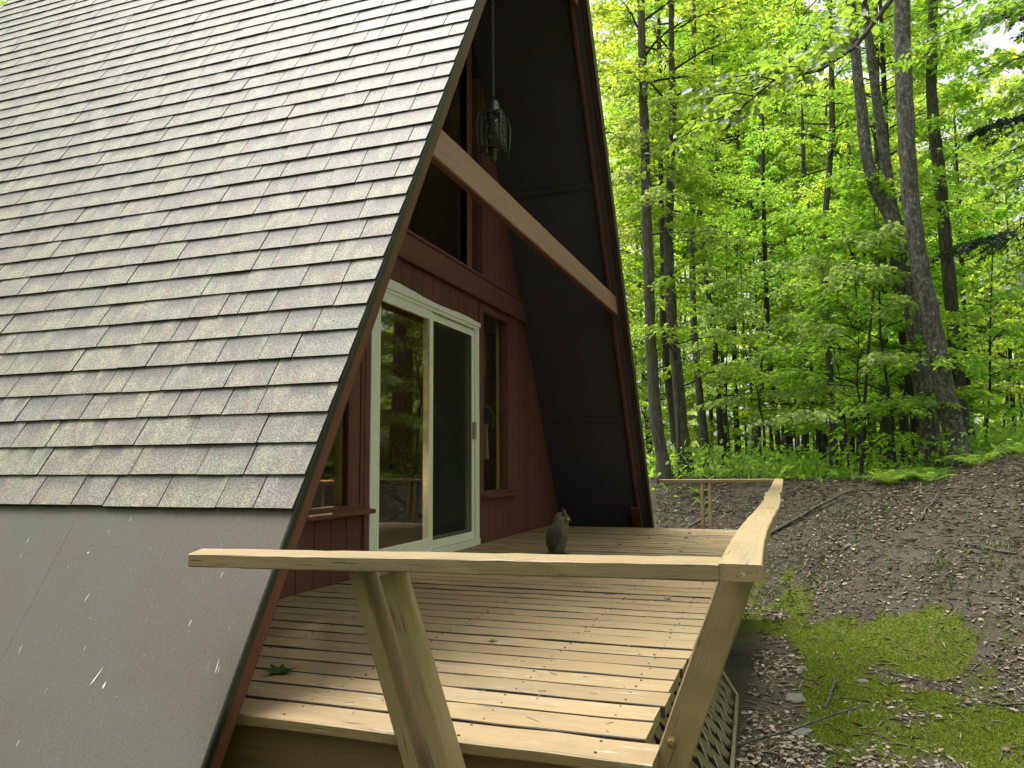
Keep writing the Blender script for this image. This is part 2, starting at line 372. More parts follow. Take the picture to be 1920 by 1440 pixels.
def mat_litter():
    t = NT('dead_leaf'); r = t.rand()
    c = t.ramp(r, [(0.0, (0.15, 0.12, 0.09)), (0.3, (0.22, 0.185, 0.145)), (0.55, (0.29, 0.25, 0.20)), (0.8, (0.36, 0.32, 0.265)), (0.9, (0.25, 0.16, 0.10)), (1.0, (0.40, 0.36, 0.30))])
    return t.done(t.bsdf(c, 0.8, None, 0.2))
M['litter'] = mat_litter()
def mat_twig():
    t = NT('dry_twig'); r = t.rand(); P = t.pos()
    c = t.ramp(r, [(0.0, (0.20, 0.17, 0.13)), (0.5, (0.32, 0.28, 0.22)), (1.0, (0.48, 0.43, 0.35))])
    return t.done(t.bsdf(c, 0.85, None, 0.2))
M['twig'] = mat_twig()
def mat_ground():
    t = NT('forest_soil'); P = t.pos(); a = t.n('Attribute', attribute_name='moss').outputs['Fac']
    n = t.noise(P, 1.7, 5, 0.65); f = t.noise(P, 24, 4, 0.7); g = t.noise(P, 110, 2, 0.6)
    c = t.mix(t.ramp(n, [(0.35, 0.0), (0.65, 1.0)]), (0.040, 0.034, 0.025), (0.080, 0.069, 0.052))
    c = t.mix(t.ramp(f, [(0.4, 0.0), (0.7, 0.8)]), c, (0.105, 0.092, 0.072))
    c = t.mix(t.ramp(g, [(0.62, 0.0), (0.72, 0.7)]), c, (0.24, 0.20, 0.16))
    mn = t.math('ADD', a, t.math('MULTIPLY', t.math('SUBTRACT', t.noise(P, 9, 4, 0.7), 0.5), 0.9))
    mc = t.mix(t.noise(P, 30, 3), (0.055, 0.066, 0.014), (0.13, 0.15, 0.030))
    c = t.mix(t.ramp(mn, [(0.40, 0.0), (0.68, 1.0)]), c, mc)
    h = t.mix(0.5, f, g)
    return t.done(t.bsdf(c, 0.95, t.bump(h, 0.9, 0.03), 0.15))
M['ground'] = mat_ground()

# ------------------------------------------------------------------ terrain
rngG = np.random.RandomState(5)
_ph = rngG.uniform(0, 6.28, 40); _dir = rngG.uniform(0, 6.28, 40)
def wav(x, o, f0, k0, n=6):
    z = 0
    for i in range(n):
        a = _dir[k0 + i]; f = f0 * (0.7 + 0.35 * i); z = z + np.sin(f * (x * math.cos(a) + o * math.sin(a)) + _ph[k0 + i])
    return z / n
def sm(t): t = np.clip(t, 0, 1); return t * t * (3 - 2 * t)
def toe_crest(o):
    toe = np.where(o > 2.85, 5.3 - 2.3 * (o - 2.85), 5.3 + 0.5 * (2.85 - o)); toe = np.clip(toe, -1.0, 12)
    crest = np.where(o > 2.85, 8.6 - 0.4 * (o - 2.85), toe + 3.3); return toe, np.maximum(crest, toe + 3)
def gz(x, o):
    x = np.asarray(x, dtype=float); o = np.asarray(o, dtype=float)
    toe, crest = toe_crest(o); t = (x - toe) / (crest - toe)
    h = 1.38 + 0.35 * sm((o - 4.4) / 1.4) + np.clip(0.10 * (o - 5.8), 0, 3)
    z = -0.95 + h * (0.6 * np.clip(t, 0, 1) + 0.4 * sm(t)) + np.clip((x - crest) * 0.008, 0, 0.6)
    near = sm((14 - np.hypot(x - 3, o - 4)) / 6)
    return z + near * (0.05 * wav(x, o, 1.3, 0) * sm(t * 3 + 0.5) + 0.025 * wav(x, o, 4.0, 8) + 0.012 * wav(x, o, 11.0, 16)) + (1 - near) * 0.12 * wav(x, o, 0.35, 24)
def mossf(x, o):
    toe, crest = toe_crest(np.asarray(o, dtype=float)); t = (x - toe) / (crest - toe)
    m = 0.80 + 0.75 * wav(x, o, 1.5, 3) + 0.65 * wav(x, o, 3.7, 12) + 0.55 * wav(x, o, 9.0, 30)
    m = m - 2.2 * np.clip(t - 0.10, 0, 1) * 2 - 1.3 * sm((2.95 - o) / 0.35) * sm((4.5 - x) / 1.5)
    return np.clip(m, 0, 1) * (t < 0.75)
gx = np.unique(np.concatenate([np.linspace(-400, -30, 12), np.linspace(-30, -6, 13), np.arange(-6, 13, 0.085), np.linspace(13, 40, 28), np.linspace(40, 500, 16)]))
go = np.unique(np.concatenate([np.linspace(-400, -20, 12), np.linspace(-20, -1, 20), np.arange(-1, 9, 0.085), np.linspace(9, 30, 22), np.linspace(30, 400, 12)]))
GX, GO = np.meshgrid(gx, go, indexing='ij'); GZ = gz(GX, GO)
nx, no = GX.shape; idx = np.arange(nx * no).reshape(nx, no)
Fg = np.stack([idx[:-1, :-1], idx[:-1, 1:], idx[1:, 1:], idx[1:, :-1]], -1).reshape(-1, 4)
gme = meshd('ground', np.stack([GX, -GO, GZ], -1).reshape(-1, 3), Fg, M['ground'], True)
at = gme.attributes.new('moss', 'FLOAT', 'POINT'); at.data.foreach_set('value', mossf(GX, GO).astype(np.float32).ravel())
ground = tag(obj('ground', gme), kind='structure')

# ------------------------------------------------------------------ the cabin
TA = 1.688; AL = math.atan(TA); SA, CA = math.sin(AL), math.cos(AL)
XN, XF, YR, YB = -2.214, 5.695, 1.16, -4.04
XR = (XN + XF) / 2; ZR = (XF - XN) / 2 * TA
TH = 0.15; HX = TH / SA
ZB = -0.98                                   # foot of the roof
cabin = thing('a_frame_cabin', W(XR, -1.4, -0.95), 'A-frame cabin with steep brown shingle roof and dark red front under the overhang', 'cabin')

def near_pt(s, o, n=0.0):                    # s up the slope from the deck level line, n out of the roof
    return Vector((XN + s * CA - n * SA, -o, s * SA + n * CA))
def far_pt(s, o, n=0.0):
    return Vector((XF - s * CA + n * SA, -o, s * SA + n * CA))
S_TOP = ZR / SA; S_BOT = ZB / SA
S0 = 0.607 / SA                              # lowest shingle butt
EXPO = 0.1332

def slab(pt, s0, s1, o0, o1, n0, n1):
    return [pt(s0, o1, n0), pt(s0, o0, n0), pt(s1, o0, n0), pt(s1, o1, n0), pt(s0, o1, n1), pt(s0, o0, n1), pt(s1, o0, n1), pt(s1, o1, n1)]
near_roof = MB().hexa(slab(near_pt, S_BOT, S_TOP - TH / math.tan(AL) * 0 - 0.02, YB, YR - 0.045, -TH, -0.014)).build('roof', M['felt'], cabin)
near_roof['label'] = 'near roof slope covered with mottled brown shingles'
far_roof = MB().hexa(slab(far_pt, S_BOT, S_TOP - 0.02, YB, YR - 0.045, -TH + 0.03, -0.014)).build('roof', M['felt'], cabin)
far_roof['label'] = 'far roof slope, its dark underside showing beyond the door'
# shingled top of the far slope, plain sheet seen only from elsewhere
MB().hexa(slab(far_pt, S0, S_TOP, YB, YR + 0.01, -0.013, 0.004)).build('shingle_sheet', M['shingle'], far_roof)
MB().hexa(slab(far_pt, S_BOT, S0, YB, YR + 0.005, -0.013, -0.003)).build('metal_flashing', M['flash'], far_roof)
fl = MB().hexa(slab(near_pt, S_BOT, S0 + 0.03, 0.21, YR + 0.004, -0.0135, -0.004)); fl.build('metal_flashing', M['flash'], near_roof)
fl = MB().hexa(slab(near_pt, S_BOT, S0 + 0.03, YB, 0.22, -0.0130, -0.0034)); fl.build('metal_flashing', M['flash'], near_roof)
rq = random.Random(4)
for (s_a, o_a, s_b, o_b, w_) in ((0.078, 0.644, 0.141, 0.665, 0.003), (0.155, 1.096, 0.202, 1.092, 0.0018), (0.155, 1.106, 0.18, 1.103, 0.0012), (0.345, 0.455, 0.375, 0.462, 0.0016), (0.075, 0.70, 0.10, 0.70, 0.004), (0.52, 0.36, 0.527, 0.363, 0.004)):
    a_ = near_pt(s_a, o_a, -0.003); b_ = near_pt(s_b, o_b, -0.003); d_ = (b_ - a_).normalized(); q_ = d_.cross(near_pt(0, 0, 1) - near_pt(0, 0, 0)); nn = (near_pt(0, 0, 1) - near_pt(0, 0, 0)) * 0.0006
    MB().prism([a_, a_.lerp(b_, .35) + q_ * w_, a_.lerp(b_, .75) + q_ * w_ * .8, b_, a_.lerp(b_, .7) - q_ * w_ * .5, a_.lerp(b_, .3) - q_ * w_ * .9], nn).build('white_streak', M['dropping'], near_roof)
# ridge cap
MB().prism([near_pt(S_TOP - 0.14, YB, 0.012), Vector((XR, -YB, ZR + 0.03)), far_pt(S_TOP - 0.14, YB, 0.012), far_pt(S_TOP - 0.14, YB, 0.0), Vector((XR, -YB, ZR + 0.012)), near_pt(S_TOP - 0.14, YB, 0.0)], (0, -(YR + 0.01 - YB), 0)).build('ridge_cap', M['shingle'], cabin)

# shingles: one object each for those that show largest, the rest joined
rs = random.Random(11)
def shingle_geo(w, tk, lo):
    """local frame: X along the ridge, Y up the slope, Z out of the roof"""
    Ls = EXPO + 0.05; g = 0.0022; tilt = 0.0085 / EXPO
    V = []
    for z0 in (0, 1):
        for (x, y) in ((g, -lo), (w / 2, -lo + rs.uniform(-.0012, .0012)), (w - g, -lo), (w - g, Ls), (g, Ls)):
            V.append((x, y, -tilt * y + (tk + rs.uniform(-.0008, .0012) if z0 else 0)))
    F = [(5, 6, 7, 8, 9), (4, 3, 2, 1, 0)] + [(i, (i + 1) % 5, 5 + (i + 1) % 5, 5 + i) for i in range(5)]
    return V, F
variants = {}
for w in (0.10, 0.16, 0.21, 0.26, 0.32, 0.40):
    variants[w] = [shingle_geo(w, tk, lo) for tk, lo in ((0.0115, 0.0), (0.0125, 0.0006), (0.0135, 0.0010), (0.0120, 0.0004))]
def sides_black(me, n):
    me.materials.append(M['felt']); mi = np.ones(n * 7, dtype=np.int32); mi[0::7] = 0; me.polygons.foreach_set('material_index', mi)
vmesh = {(w, i): meshd('shingle', *variants[w][i], M['shingle']) for w in variants for i in range(4)}
def set_up(me, ys):
    a_ = me.attributes.new('up', 'FLOAT', 'POINT'); a_.data.foreach_set('value', np.clip(np.asarray(ys, dtype=np.float32) / EXPO, 0, 1.5))
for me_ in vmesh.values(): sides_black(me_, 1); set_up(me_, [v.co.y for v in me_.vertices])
RB = Matrix(((0, CA, -SA, 0), (-1, 0, 0, 0), (0, SA, CA, 0), (0, 0, 0, 1)))     # X -> outward, Y -> up slope, Z -> normal
def px(p):
    d = p - CAM; w_ = d.dot(FW)
    return (960 + 1446 * d.dot(RT) / w_, 720 - 1446 * d.dot(UP) / w_, w_) if w_ > 0.1 else (0, 1e9, 1)
pieces = []
k = 0
while True:
    s = S0 + k * EXPO
    if s > S_TOP - 0.1: break
    o = YR + 0.012
    # fill the row from the front edge backwards, edge tab of odd width
    first = True
    while o > YB + 0.02:
        w = rs.choice((0.10, 0.16, 0.21, 0.26, 0.32)) if first else rs.choice((0.10, 0.16, 0.16, 0.21, 0.21, 0.21, 0.26, 0.26, 0.32))
        if o - w < YB: w = 0.10
        first = False; i = rs.choice((0, 0, 1, 2, 3)); o -= w
        m = Matrix.Translation(near_pt(s + rs.uniform(-.0015, .0015), o, -0.0005 + rs.uniform(0, .0012))) @ RB
        c = near_pt(s + EXPO / 2, o + w / 2); u, v, d = px(c)
        vis = -60 < u < 1980 and -30 < v < 1480
        pieces.append((w * EXPO / d ** 2 * (1 if vis else 0), m, w, i))
    k += 1
pieces.sort(key=lambda q: -q[0])
restV, restF, restY = [], [], []
for n_, (ar, m, w, i) in enumerate(pieces):
    if n_ < 300 and ar > 0:
        obj('shingle', vmesh[(w, i)], near_roof, m)
    else:
        V, F = variants[w][i]; b = len(restV)
        restY += [v[1] for v in V]; restV += [m @ Vector(v) for v in V]; restF += [tuple(b + q for q in f) for f in F]
rest = MB(); rest.V = restV; rest.F = restF
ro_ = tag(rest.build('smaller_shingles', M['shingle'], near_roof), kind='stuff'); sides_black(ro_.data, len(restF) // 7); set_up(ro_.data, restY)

# rake boards, drip edges, rafters
def rake(pt, s0, s1, name, n0, n1, o0, o1, mat, parent=cabin):
    p0 = pt(s0, (o0 + o1) / 2, (n0 + n1) / 2); p1 = pt(s1, (o0 + o1) / 2, (n0 + n1) / 2); wd = pt(0, 0, 1) - pt(0, 0, 0)
    return plank(name, p0, p1, wd, abs(n1 - n0), abs(o1 - o0), mat, parent, segs=24, jit=0.0012)
rake(near_pt, S_BOT + 0.02, S_TOP - 0.08, 'rake_board', -0.100, -0.017, YR - 0.043, YR - 0.002, M['red'])
rake(far_pt, S_BOT + 0.02, S_TOP - 0.08, 'rake_board', -0.112, -0.017, YR - 0.043, YR - 0.002, M['redwall'])
rake(near_pt, S_BOT + 0.01, S_TOP - 0.02, 'drip_edge', -0.038, -0.0045, YR - 0.001, YR + 0.012, M['black'])
rake(far_pt, S_BOT + 0.01, S_TOP - 0.02, 'drip_edge', -0.135, -0.0145, YR - 0.001, YR + 0.011, M['black'])
rake(near_pt, S_BOT + 0.05, S_TOP - 0.2, 'rafter', -0.20, -0.1505, 1.0, 1.04, M['red'])
rake(far_pt, S_BOT + 0.05, S_TOP - 0.2, 'rafter', -0.185, -0.1205, 1.015, 1.05, M['redwall'])
plank('block_board', far_pt(-0.10, 0.985, -0.215), far_pt(0.36, 0.985, -0.215), (0, 1, 0), 0.075, 0.05, M['redwall'], cabin)
plank('block_board', far_pt(-0.10, 1.045, -0.205), far_pt(0.35, 1.045, -0.205), (0, 1, 0), 0.03, 0.05, M['redwall'], cabin)
# soffit panels under the far slope and battens over their seams
zs = [-0.6, 1.33, 3.66, 6.2]
for z0, z1 in zip(zs[:-1], zs[1:]):
    MB().hexa(slab(far_pt, z0 / SA + 0.004, z1 / SA - 0.004, 0.0, YR - 0.05, -TH + 0.012, -TH + 0.028)).build('soffit_panel', M['soffit'], far_roof)
    MB().hexa(slab(near_pt, z0 / SA + 0.004, z1 / SA - 0.004, 0.0, YR - 0.05, -TH - 0.014, -TH - 0.002)).build('soffit_panel', M['soffit'], near_roof)
for z in (1.33, 3.66):
    MB().hexa(slab(far_pt, z / SA - 0.025, z / SA + 0.025, 0.0, 1.01, -TH - 0.006, -TH + 0.011)).build('batten', M['soffit'], far_roof)
# collar beams across the gable
for zt, zb in ((2.545, 2.36), (5.19, 5.02)):
    xa = XN + HX + zt / TA - 0.10; xb = XF - HX - zb / TA + 0.01
    bm_ = plank('collar_beam', W(xa, 1.068, (zt + zb) / 2), W(xb, 1.068, (zt + zb) / 2), (0, 0, 1), zt - zb, 0.036, M['beam'], cabin, segs=20)
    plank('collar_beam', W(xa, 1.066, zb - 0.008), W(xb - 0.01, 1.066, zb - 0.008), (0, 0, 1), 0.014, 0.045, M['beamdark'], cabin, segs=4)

# front wall: planks of vertical siding cut round the openings
def under(x): return min((x - XN - HX) * TA, (XF - HX - x) * TA) + 0.03
wall = MB()
OPEN = [(-0.45, 0.60, 0.455, 2.30), (0.665, 2.735, -0.2, 2.10), (2.80, 3.60, 0.455, 2.30), (0.92, 2.45, 2.57, 9), (2.57, 2.80, 2.57, 9)]
grooves = [0.024 + 0.186 * i for i in range(-12, 31)]
cuts = sorted(set([-2.03, 5.50] + [g for g in grooves if -2.03 < g < 5.5] + [v for a in OPEN for v in a[:2]]))
front_wall = None
segs_ = []
for xa, xb in zip(cuts[:-1], cuts[1:]):
    if xb - xa < 0.004: continue
    xm = (xa + xb) / 2; blocks = [(z0, z1) for (a, b, z0, z1) in OPEN if a - 1e-6 <= xm <= b + 1e-6]
    levels = [(-0.12, 2.352), (2.572, 9.0)]
    for lo, hi in levels:
        free = [(lo, hi)]
        for z0, z1 in blocks:
            nf = []
            for a, b in free:
                if z1 <= a or z0 >= b: nf.append((a, b)); continue
                if z0 > a: nf.append((a, z0))
                if z1 < b: nf.append((z1, b))
            free = nf
        for a, b in free:
            ta_, tb_ = min(b, under(xa)), min(b, under(xb))
            if max(ta_, tb_) <= a + 0.01: continue
            segs_.append((xa, xb, a, max(a + 0.002, ta_), max(a + 0.002, tb_), xa in grooves, xb in grooves))
for xa, xb, a, ta_, tb_, ga, gb in segs_:
    wall.hexa([W(xa, -0.02, a), W(xb, -0.02, a), W(xb, -0.09, a), W(xa, -0.09, a), W(xa, -0.02, ta_), W(xb, -0.02, tb_), W(xb, -0.09, tb_), W(xa, -0.09, ta_)])
wall.hexa([W(-0.8, -0.02, 2.345), W(4.3, -0.02, 2.345), W(4.3, -0.09, 2.345), W(-0.8, -0.09, 2.345), W(-0.65, -0.02, 2.58), W(4.15, -0.02, 2.58), W(4.15, -0.09, 2.58), W(-0.65, -0.09, 2.58)])
front_wall = wall.build('front_wall', M['redwall'], cabin)
for xa, xb, a, ta_, tb_, ga, gb in segs_:
    ea = 0.004 if ga else 0.0; eb = 0.004 if gb else 0.0
    m = MB().hexa([W(xa + ea, 0, a), W(xb - eb, 0, a), W(xb - eb, -0.019, a), W(xa + ea, -0.019, a), W(xa + ea, 0, ta_), W(xb - eb, 0, tb_), W(xb - eb, -0.019, tb_), W(xa + ea, -0.019, ta_)])
    m.build('siding_board', M['redwall'], front_wall)
MB().hexa([W(-0.74, 0.022, 2.352), W(4.22, 0.022, 2.352), W(4.22, -0.019, 2.352), W(-0.74, -0.019, 2.352), W(-0.60, 0.022, 2.572), W(4.09, 0.022, 2.572), W(4.09, -0.019, 2.572), W(-0.60, -0.019, 2.572)]).build('band_board', M['redwall'], cabin)
MB().box(-0.72, 4.2, 0.0225, 0.036, 2.336, 2.362).build('band_trim', M['redwall'], cabin)
MB().box(-0.60, 4.08, 0.0225, 0.036, 2.563, 2.586).build('band_trim', M['redwall'], cabin)
# gable glazing
def gpane(x0, x1):
    pts = [W(x0, -0.035, 2.572), W(x1, -0.035, 2.572), W(x1, -0.035, under(x1) - 0.02)]
    if x0 < XR < x1: pts.append(W(XR, -0.035, under(XR) - 0.02))
    pts.append(W(x0, -0.035, under(x0) - 0.02)); return pts
gw = MB().box(2.45, 2.57, -0.06, 0.004, 2.587, under(2.5)).build('gable_window', M['redwall'], cabin)
MB().prism(gpane(0.92, 2.45), (0, 0.006, 0)).build('pane', M['glass'], gw)
MB().prism(gpane(2.57, 2.80), (0, 0.006, 0)).build('pane', M['glass'], gw)
MB().box(2.80, 2.85, 0.0005, 0.02, 2.59, under(2.85)).build('mullion', M['redwall'], gw)
MB().box(0.86, 0.92, 0.0005, 0.02, 2.59, under(0.86)).build('mullion', M['redwall'], gw)

# sliding door
door = MB().box(0.677, 2.727, -0.07, 0.012, 2.03, 2.068).build('sliding_door', M['white'], cabin)
door['label'] = 'cream framed sliding glass door, left pane mirroring the trees, right one screened'
MB().box(0.677, 0.765, -0.07, 0.012, 0.055, 2.03).build('jamb', M['white'], door)
MB().box(2.640, 2.727, -0.07, 0.012, 0.055, 2.03).build('jamb', M['white'], door)
MB().box(0.677, 2.727, -0.07, 0.02, 0.0, 0.055).build('threshold', M['white'], door)
# head flashing with a slightly wavy lower edge
hm = MB(); n_ = 24; rr = random.Random(3)
for i in range(n_):
    xa = 0.65 + (2.745 - 0.65) * i / n_; xb = 0.65 + (2.745 - 0.65) * (i + 1) / n_
    if i == 0: za = 2.16
    zb_ = 2.125 + 0.010 * math.sin(i * 0.42) + rr.uniform(-.002, .002) - 0.0012 * i
    if i == n_ - 1: zb_ = 2.10
    hm.hexa([W(xa, 0.02, 2.06), W(xb, 0.02, 2.06), W(xb, 0.0005, 2.06), W(xa, 0.0005, 2.06), W(xa, 0.022, za if i else 2.135), W(xb, 0.022, zb_), W(xb, 0.0005, zb_), W(xa, 0.0005, za if i else 2.135)])
    za = zb_
hm.build('head_flashing', M['white'], door)
def door_panel(x0, x1, o, st, z0=0.055, z1=2.03, scr=False):
    f = MB()
    f.box(x0, x0 + st, o - 0.028, o, z0, z1); f.box(x1 - st, x1, o - 0.028, o, z0, z1)
    f.box(x0 + st, x1 - st, o - 0.028, o, z0, z0 + 0.095); f.box(x0 + st, x1 - st, o - 0.028, o, z1 - 0.075, z1)
    fo = f.build('door_panel', M['white'], door)
    MB().box(x0 + st, x1 - st, o - 0.017, o - 0.011, z0 + 0.095, z1 - 0.075).build('pane', M['glass'], fo)
    return fo
pl_ = door_panel(0.765, 1.70, 0.005, 0.055)
pr_ = door_panel(1.66, 2.640, -0.033, 0.055)
f = MB(); f.box(1.70, 1.735, -0.026, -0.006, 0.06, 2.02); f.box(2.585, 2.635, -0.026, -0.006, 0.06, 2.02); f.box(1.735, 2.585, -0.026, -0.006, 0.06, 0.13); f.box(1.735, 2.585, -0.026, -0.006, 1.96, 2.02)
sf = f.build('screen_frame', M['white'], door)
MB().hexa([W(1.735, -0.012, 0.13), W(2.585, -0.012, 0.13), W(2.585, -0.013, 0.13), W(1.735, -0.013, 0.13), W(1.735, -0.012, 1.96), W(2.585, -0.012, 1.96), W(2.585, -0.013, 1.96), W(1.735, -0.013, 1.96)]).build('insect_screen', M['screen'], sf)
MB().box(2.59, 2.615, -0.006, 0.03, 0.98, 1.14).build('handle', M['handle'], sf)

# windows either side of the door
def window(x0, x1, z0, z1, sill0, sill1, label):
    f = MB(); t = 0.05; inn = -0.075
    f.box(x0, x0 + t, inn, 0.008, z0, z1); f.box(x1 - t, x1, inn, 0.008, z0, z1)
    f.box(x0 + t, x1 - t, inn, 0.006, z0, z0 + 0.03); f.box(x0 + t, x1 - t, inn, 0.006, z1 - t, z1)
    fo = f.build('window', M['redwall'], cabin); fo['label'] = label
    MB().box(x0 + t, x1 - t, -0.055, -0.049, z0 + 0.03, z1 - t).build('pane', M['glass'], fo)
    sx0, sx1 = sill0, sill1
    plank('sill', W(sx0, 0.035, 0.44), W(sx1, 0.035, 0.44), (0, -1, -0.12), 0.09, 0.028, M['red'], fo)
    return fo
lw = window(-0.45, 0.60, 0.455, 2.30, -0.62, 0.645, 'dark red framed window with golden trim and a lit lamp behind its glass')
rw = window(2.80, 3.60, 0.455, 2.30, 2.765, 3.70, 'narrow dark red window with a feather ornament hanging behind its glass')
MB().box(0.40, 0.455, -0.02, 0.003, 0.485, 2.25).build('mullion', M['redwall'], lw)
MB().box(0.456, 0.549, -0.02, 0.001, 0.485, 2.25).build('mullion', M['redwall'], lw)
MB().box(0.40, 0.475, -0.10, -0.058, 0.46, 2.3).build('inner_trim', M['pine'], lw)
MB().box(3.56, 3.66, -0.13, -0.095, 0.46, 2.3).build('inner_trim', M['pine'], rw)
MB().box(2.736, 2.799, 0.0005, 0.012, 0.0, 2.34).build('corner_trim', M['redwall'], cabin)
MB().box(3.60, 3.72, 0.0005, 0.012, 0.46, 2.33).build('corner_trim', M['redwall'], cabin)
MB().box(0.60, 0.664, 0.0005, 0.012, 0.0, 2.05).build('corner_trim', M['redwall'], cabin)

# room behind the glass: floor, back wall, panelling under the slopes
MB().box(-1.9, 5.4, -4.0, -0.10, -0.16, -0.06).build('room_floor', M['interior'], cabin)
def bwx(z): return (XN + HX + z / TA + 0.02, XF - HX - z / TA - 0.02)
bk = MB()
def bpiece(x0, x1, x2, x3, z0, z1): bk.hexa([W(x0, -3.89, z0), W(x1, -3.89, z0), W(x1, -3.95, z0), W(x0, -3.95, z0), W(x2, -3.89, z1), W(x3, -3.89, z1), W(x3, -3.95, z1), W(x2, -3.95, z1)])
(a0, a1), (b0, b1), (c0, c1), (d0, d1) = bwx(-0.2), bwx(0.7), bwx(2.2), bwx(6.2)
bpiece(a0, a1, b0, b1, -0.2, 0.7); bpiece(b0, 0.5, c0, 0.5, 0.7, 2.2); bpiece(3.0, b1, 3.0, c1, 0.7, 2.2); (e0, e1), (f0, f1) = bwx(3.0), bwx(4.6)
bpiece(c0, c1, e0, e1, 2.2, 3.0); bpiece(e0, 1.05, f0, 1.05, 3.0, 4.6); bpiece(2.45, e1, 2.45, f1, 3.0, 4.6); bpiece(f0, f1, d0, d1, 4.6, 6.2)
bk = bk.build('back_wall', M['interior'], cabin)
MB().box(0.5, 3.0, -3.925, -3.915, 0.7, 2.2).build('pane', M['glass'], bk)  # unseen window, added so daylight reaches the dark room
MB().box(1.05, 2.45, -3.925, -3.915, 3.0, 4.6).build('pane', M['glass'], bk)  # unseen upper window, added to light the loft
MB().hexa(slab(near_pt, -0.2, S_TOP - 0.3, -3.95, -0.10, -TH - 0.03, -TH - 0.004)).build('room_panelling', M['interior'], cabin)
MB().hexa(slab(far_pt, -0.2, S_TOP - 0.3, -3.95, -0.10, -TH - 0.03, -TH + 0.026)).build('room_panelling', M['interior'], cabin)
MB().box(-0.35, 3.85, -3.9, -0.5, 2.45, 2.6).build('loft_floor', M['interior'], cabin)
MB().box(3.64, 4.25, -0.33, -0.30, 1.69, 2.20).build('cupboard', M['pine'], cabin)

# ------------------------------------------------------------------ the deck with its railing
XD0, XD1, OD = -2.067, 4.933, 2.363
deck = thing('wooden_deck', W(1.4, 1.2, -0.95), 'tan painted plank deck with low outward leaning rails before the cabin', 'deck')
rd = random.Random(21); NB = 45; pitch = (XD1 - XD0) / NB
bvar = [plank_mesh('deck_board', OD - 0.02, pitch - 0.0135, 0.036, M['deck'], segs=16, jit=0.0022, bev=0.0026, seed=s) for s in range(5)]
fvar = plank_mesh('deck_board', OD - 0.02, pitch - 0.0165, 0.036, M['deck'], segs=16, jit=0.0022, bev=0.005, seed=9)
for me_ in bvar:                                # bare, dirty wood on sides and below, darkened to deepen gap shade
    me_.materials.append(M['rawshaded']); mi = np.zeros(len(me_.polygons), dtype=np.int32)
    for q in range(16 * 8):
        if q % 8 != 4: mi[q] = 1
    me_.polygons.foreach_set('material_index', mi)
for i in range(NB):
    xc = XD0 + (i + 0.5) * pitch + rd.uniform(-.0022, .0022)
    sw = rd.choice((0.965, 0.99, 1.005, 1.02, 1.035, 1.045, 0.94)); ext = rd.uniform(-0.004, 0.012) if i > 1 else 0.0
    x0 = 0.015 if i > 0 else 0.06
    m = Matrix.Translation(W(xc, x0, -0.018 + rd.uniform(-.0015, .0015))) @ Matrix.Rotation(-PI / 2 + rd.uniform(-.0012, .0012), 4, 'Z') @ Matrix.Rotation(rd.uniform(-.010, .010), 4, 'X') @ Matrix.Diagonal((1 + ext / OD, sw, 1, 1))
    obj('deck_board', bvar[i % 5] if i else fvar, deck, m)
m = MB()
for i in range(NB):
    for oj in (0.12, 0.7, 1.28, 1.86, 2.24):
        for q in (-0.042, 0.045):
            p = W(XD0 + (i + 0.5) * pitch + q + rd.uniform(-.006, .006), oj + rd.uniform(-.012, .012), 0.0); m.lathe([(0.0042, -0.002), (0.0042, 0.0022)], p, 6)
tag(m.build('nail_heads', M['nail'], deck), kind='stuff')
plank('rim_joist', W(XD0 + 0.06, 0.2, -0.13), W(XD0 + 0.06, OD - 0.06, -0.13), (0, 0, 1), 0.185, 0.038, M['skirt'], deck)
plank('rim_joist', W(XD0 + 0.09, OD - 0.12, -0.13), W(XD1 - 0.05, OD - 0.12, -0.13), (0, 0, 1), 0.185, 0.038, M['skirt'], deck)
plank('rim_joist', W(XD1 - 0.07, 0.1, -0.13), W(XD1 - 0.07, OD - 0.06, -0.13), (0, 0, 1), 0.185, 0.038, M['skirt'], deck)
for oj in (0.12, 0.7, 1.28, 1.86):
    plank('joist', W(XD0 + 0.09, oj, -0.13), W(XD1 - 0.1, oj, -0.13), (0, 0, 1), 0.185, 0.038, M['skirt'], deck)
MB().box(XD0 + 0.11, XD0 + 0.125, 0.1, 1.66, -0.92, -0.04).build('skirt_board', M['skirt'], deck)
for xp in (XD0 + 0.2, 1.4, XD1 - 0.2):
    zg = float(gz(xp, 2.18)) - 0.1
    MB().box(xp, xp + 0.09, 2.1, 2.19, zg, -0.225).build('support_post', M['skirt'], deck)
# top rails (flat 2x6 boards)
RTK = 0.038
def railtop(pa, pb, w, **kw):
    pa = Vector(pa); pb = Vector(pb); d = pb - pa; wd = Vector((0, 0, 1)).cross(d)
    return plank('rail_board', pa, pb, wd, w, RTK, M['rail'], deck, segs=26, jit=0.0016, bev=0.003, **kw)
railtop(W(-2.206, 1.075, 0.486), W(-2.206, 2.60, 0.5125), 0.140, shear0=-0.035)
railtop(W(-2.274, 2.645, 0.514), W(1.45, 2.668, 0.531), 0.095, warp=lambda f: (0.010 * math.sin(f * 7.0), 0))
railtop(W(1.453, 2.674, 0.531), W(5.22, 2.672, 0.537), 0.092)
railtop(W(5.15, 1.337, 0.531), W(5.15, 2.622, 0.537), 0.140)
# near pair of leaning posts
for o in (1.624, 1.718):
    plank('rail_post', W(-2.17, o, 0.4665), W(-2.135, o + 0.29, -0.42), (1, 0, 0), 0.092, 0.042, M['rail'], deck, segs=14, jit=0.001)
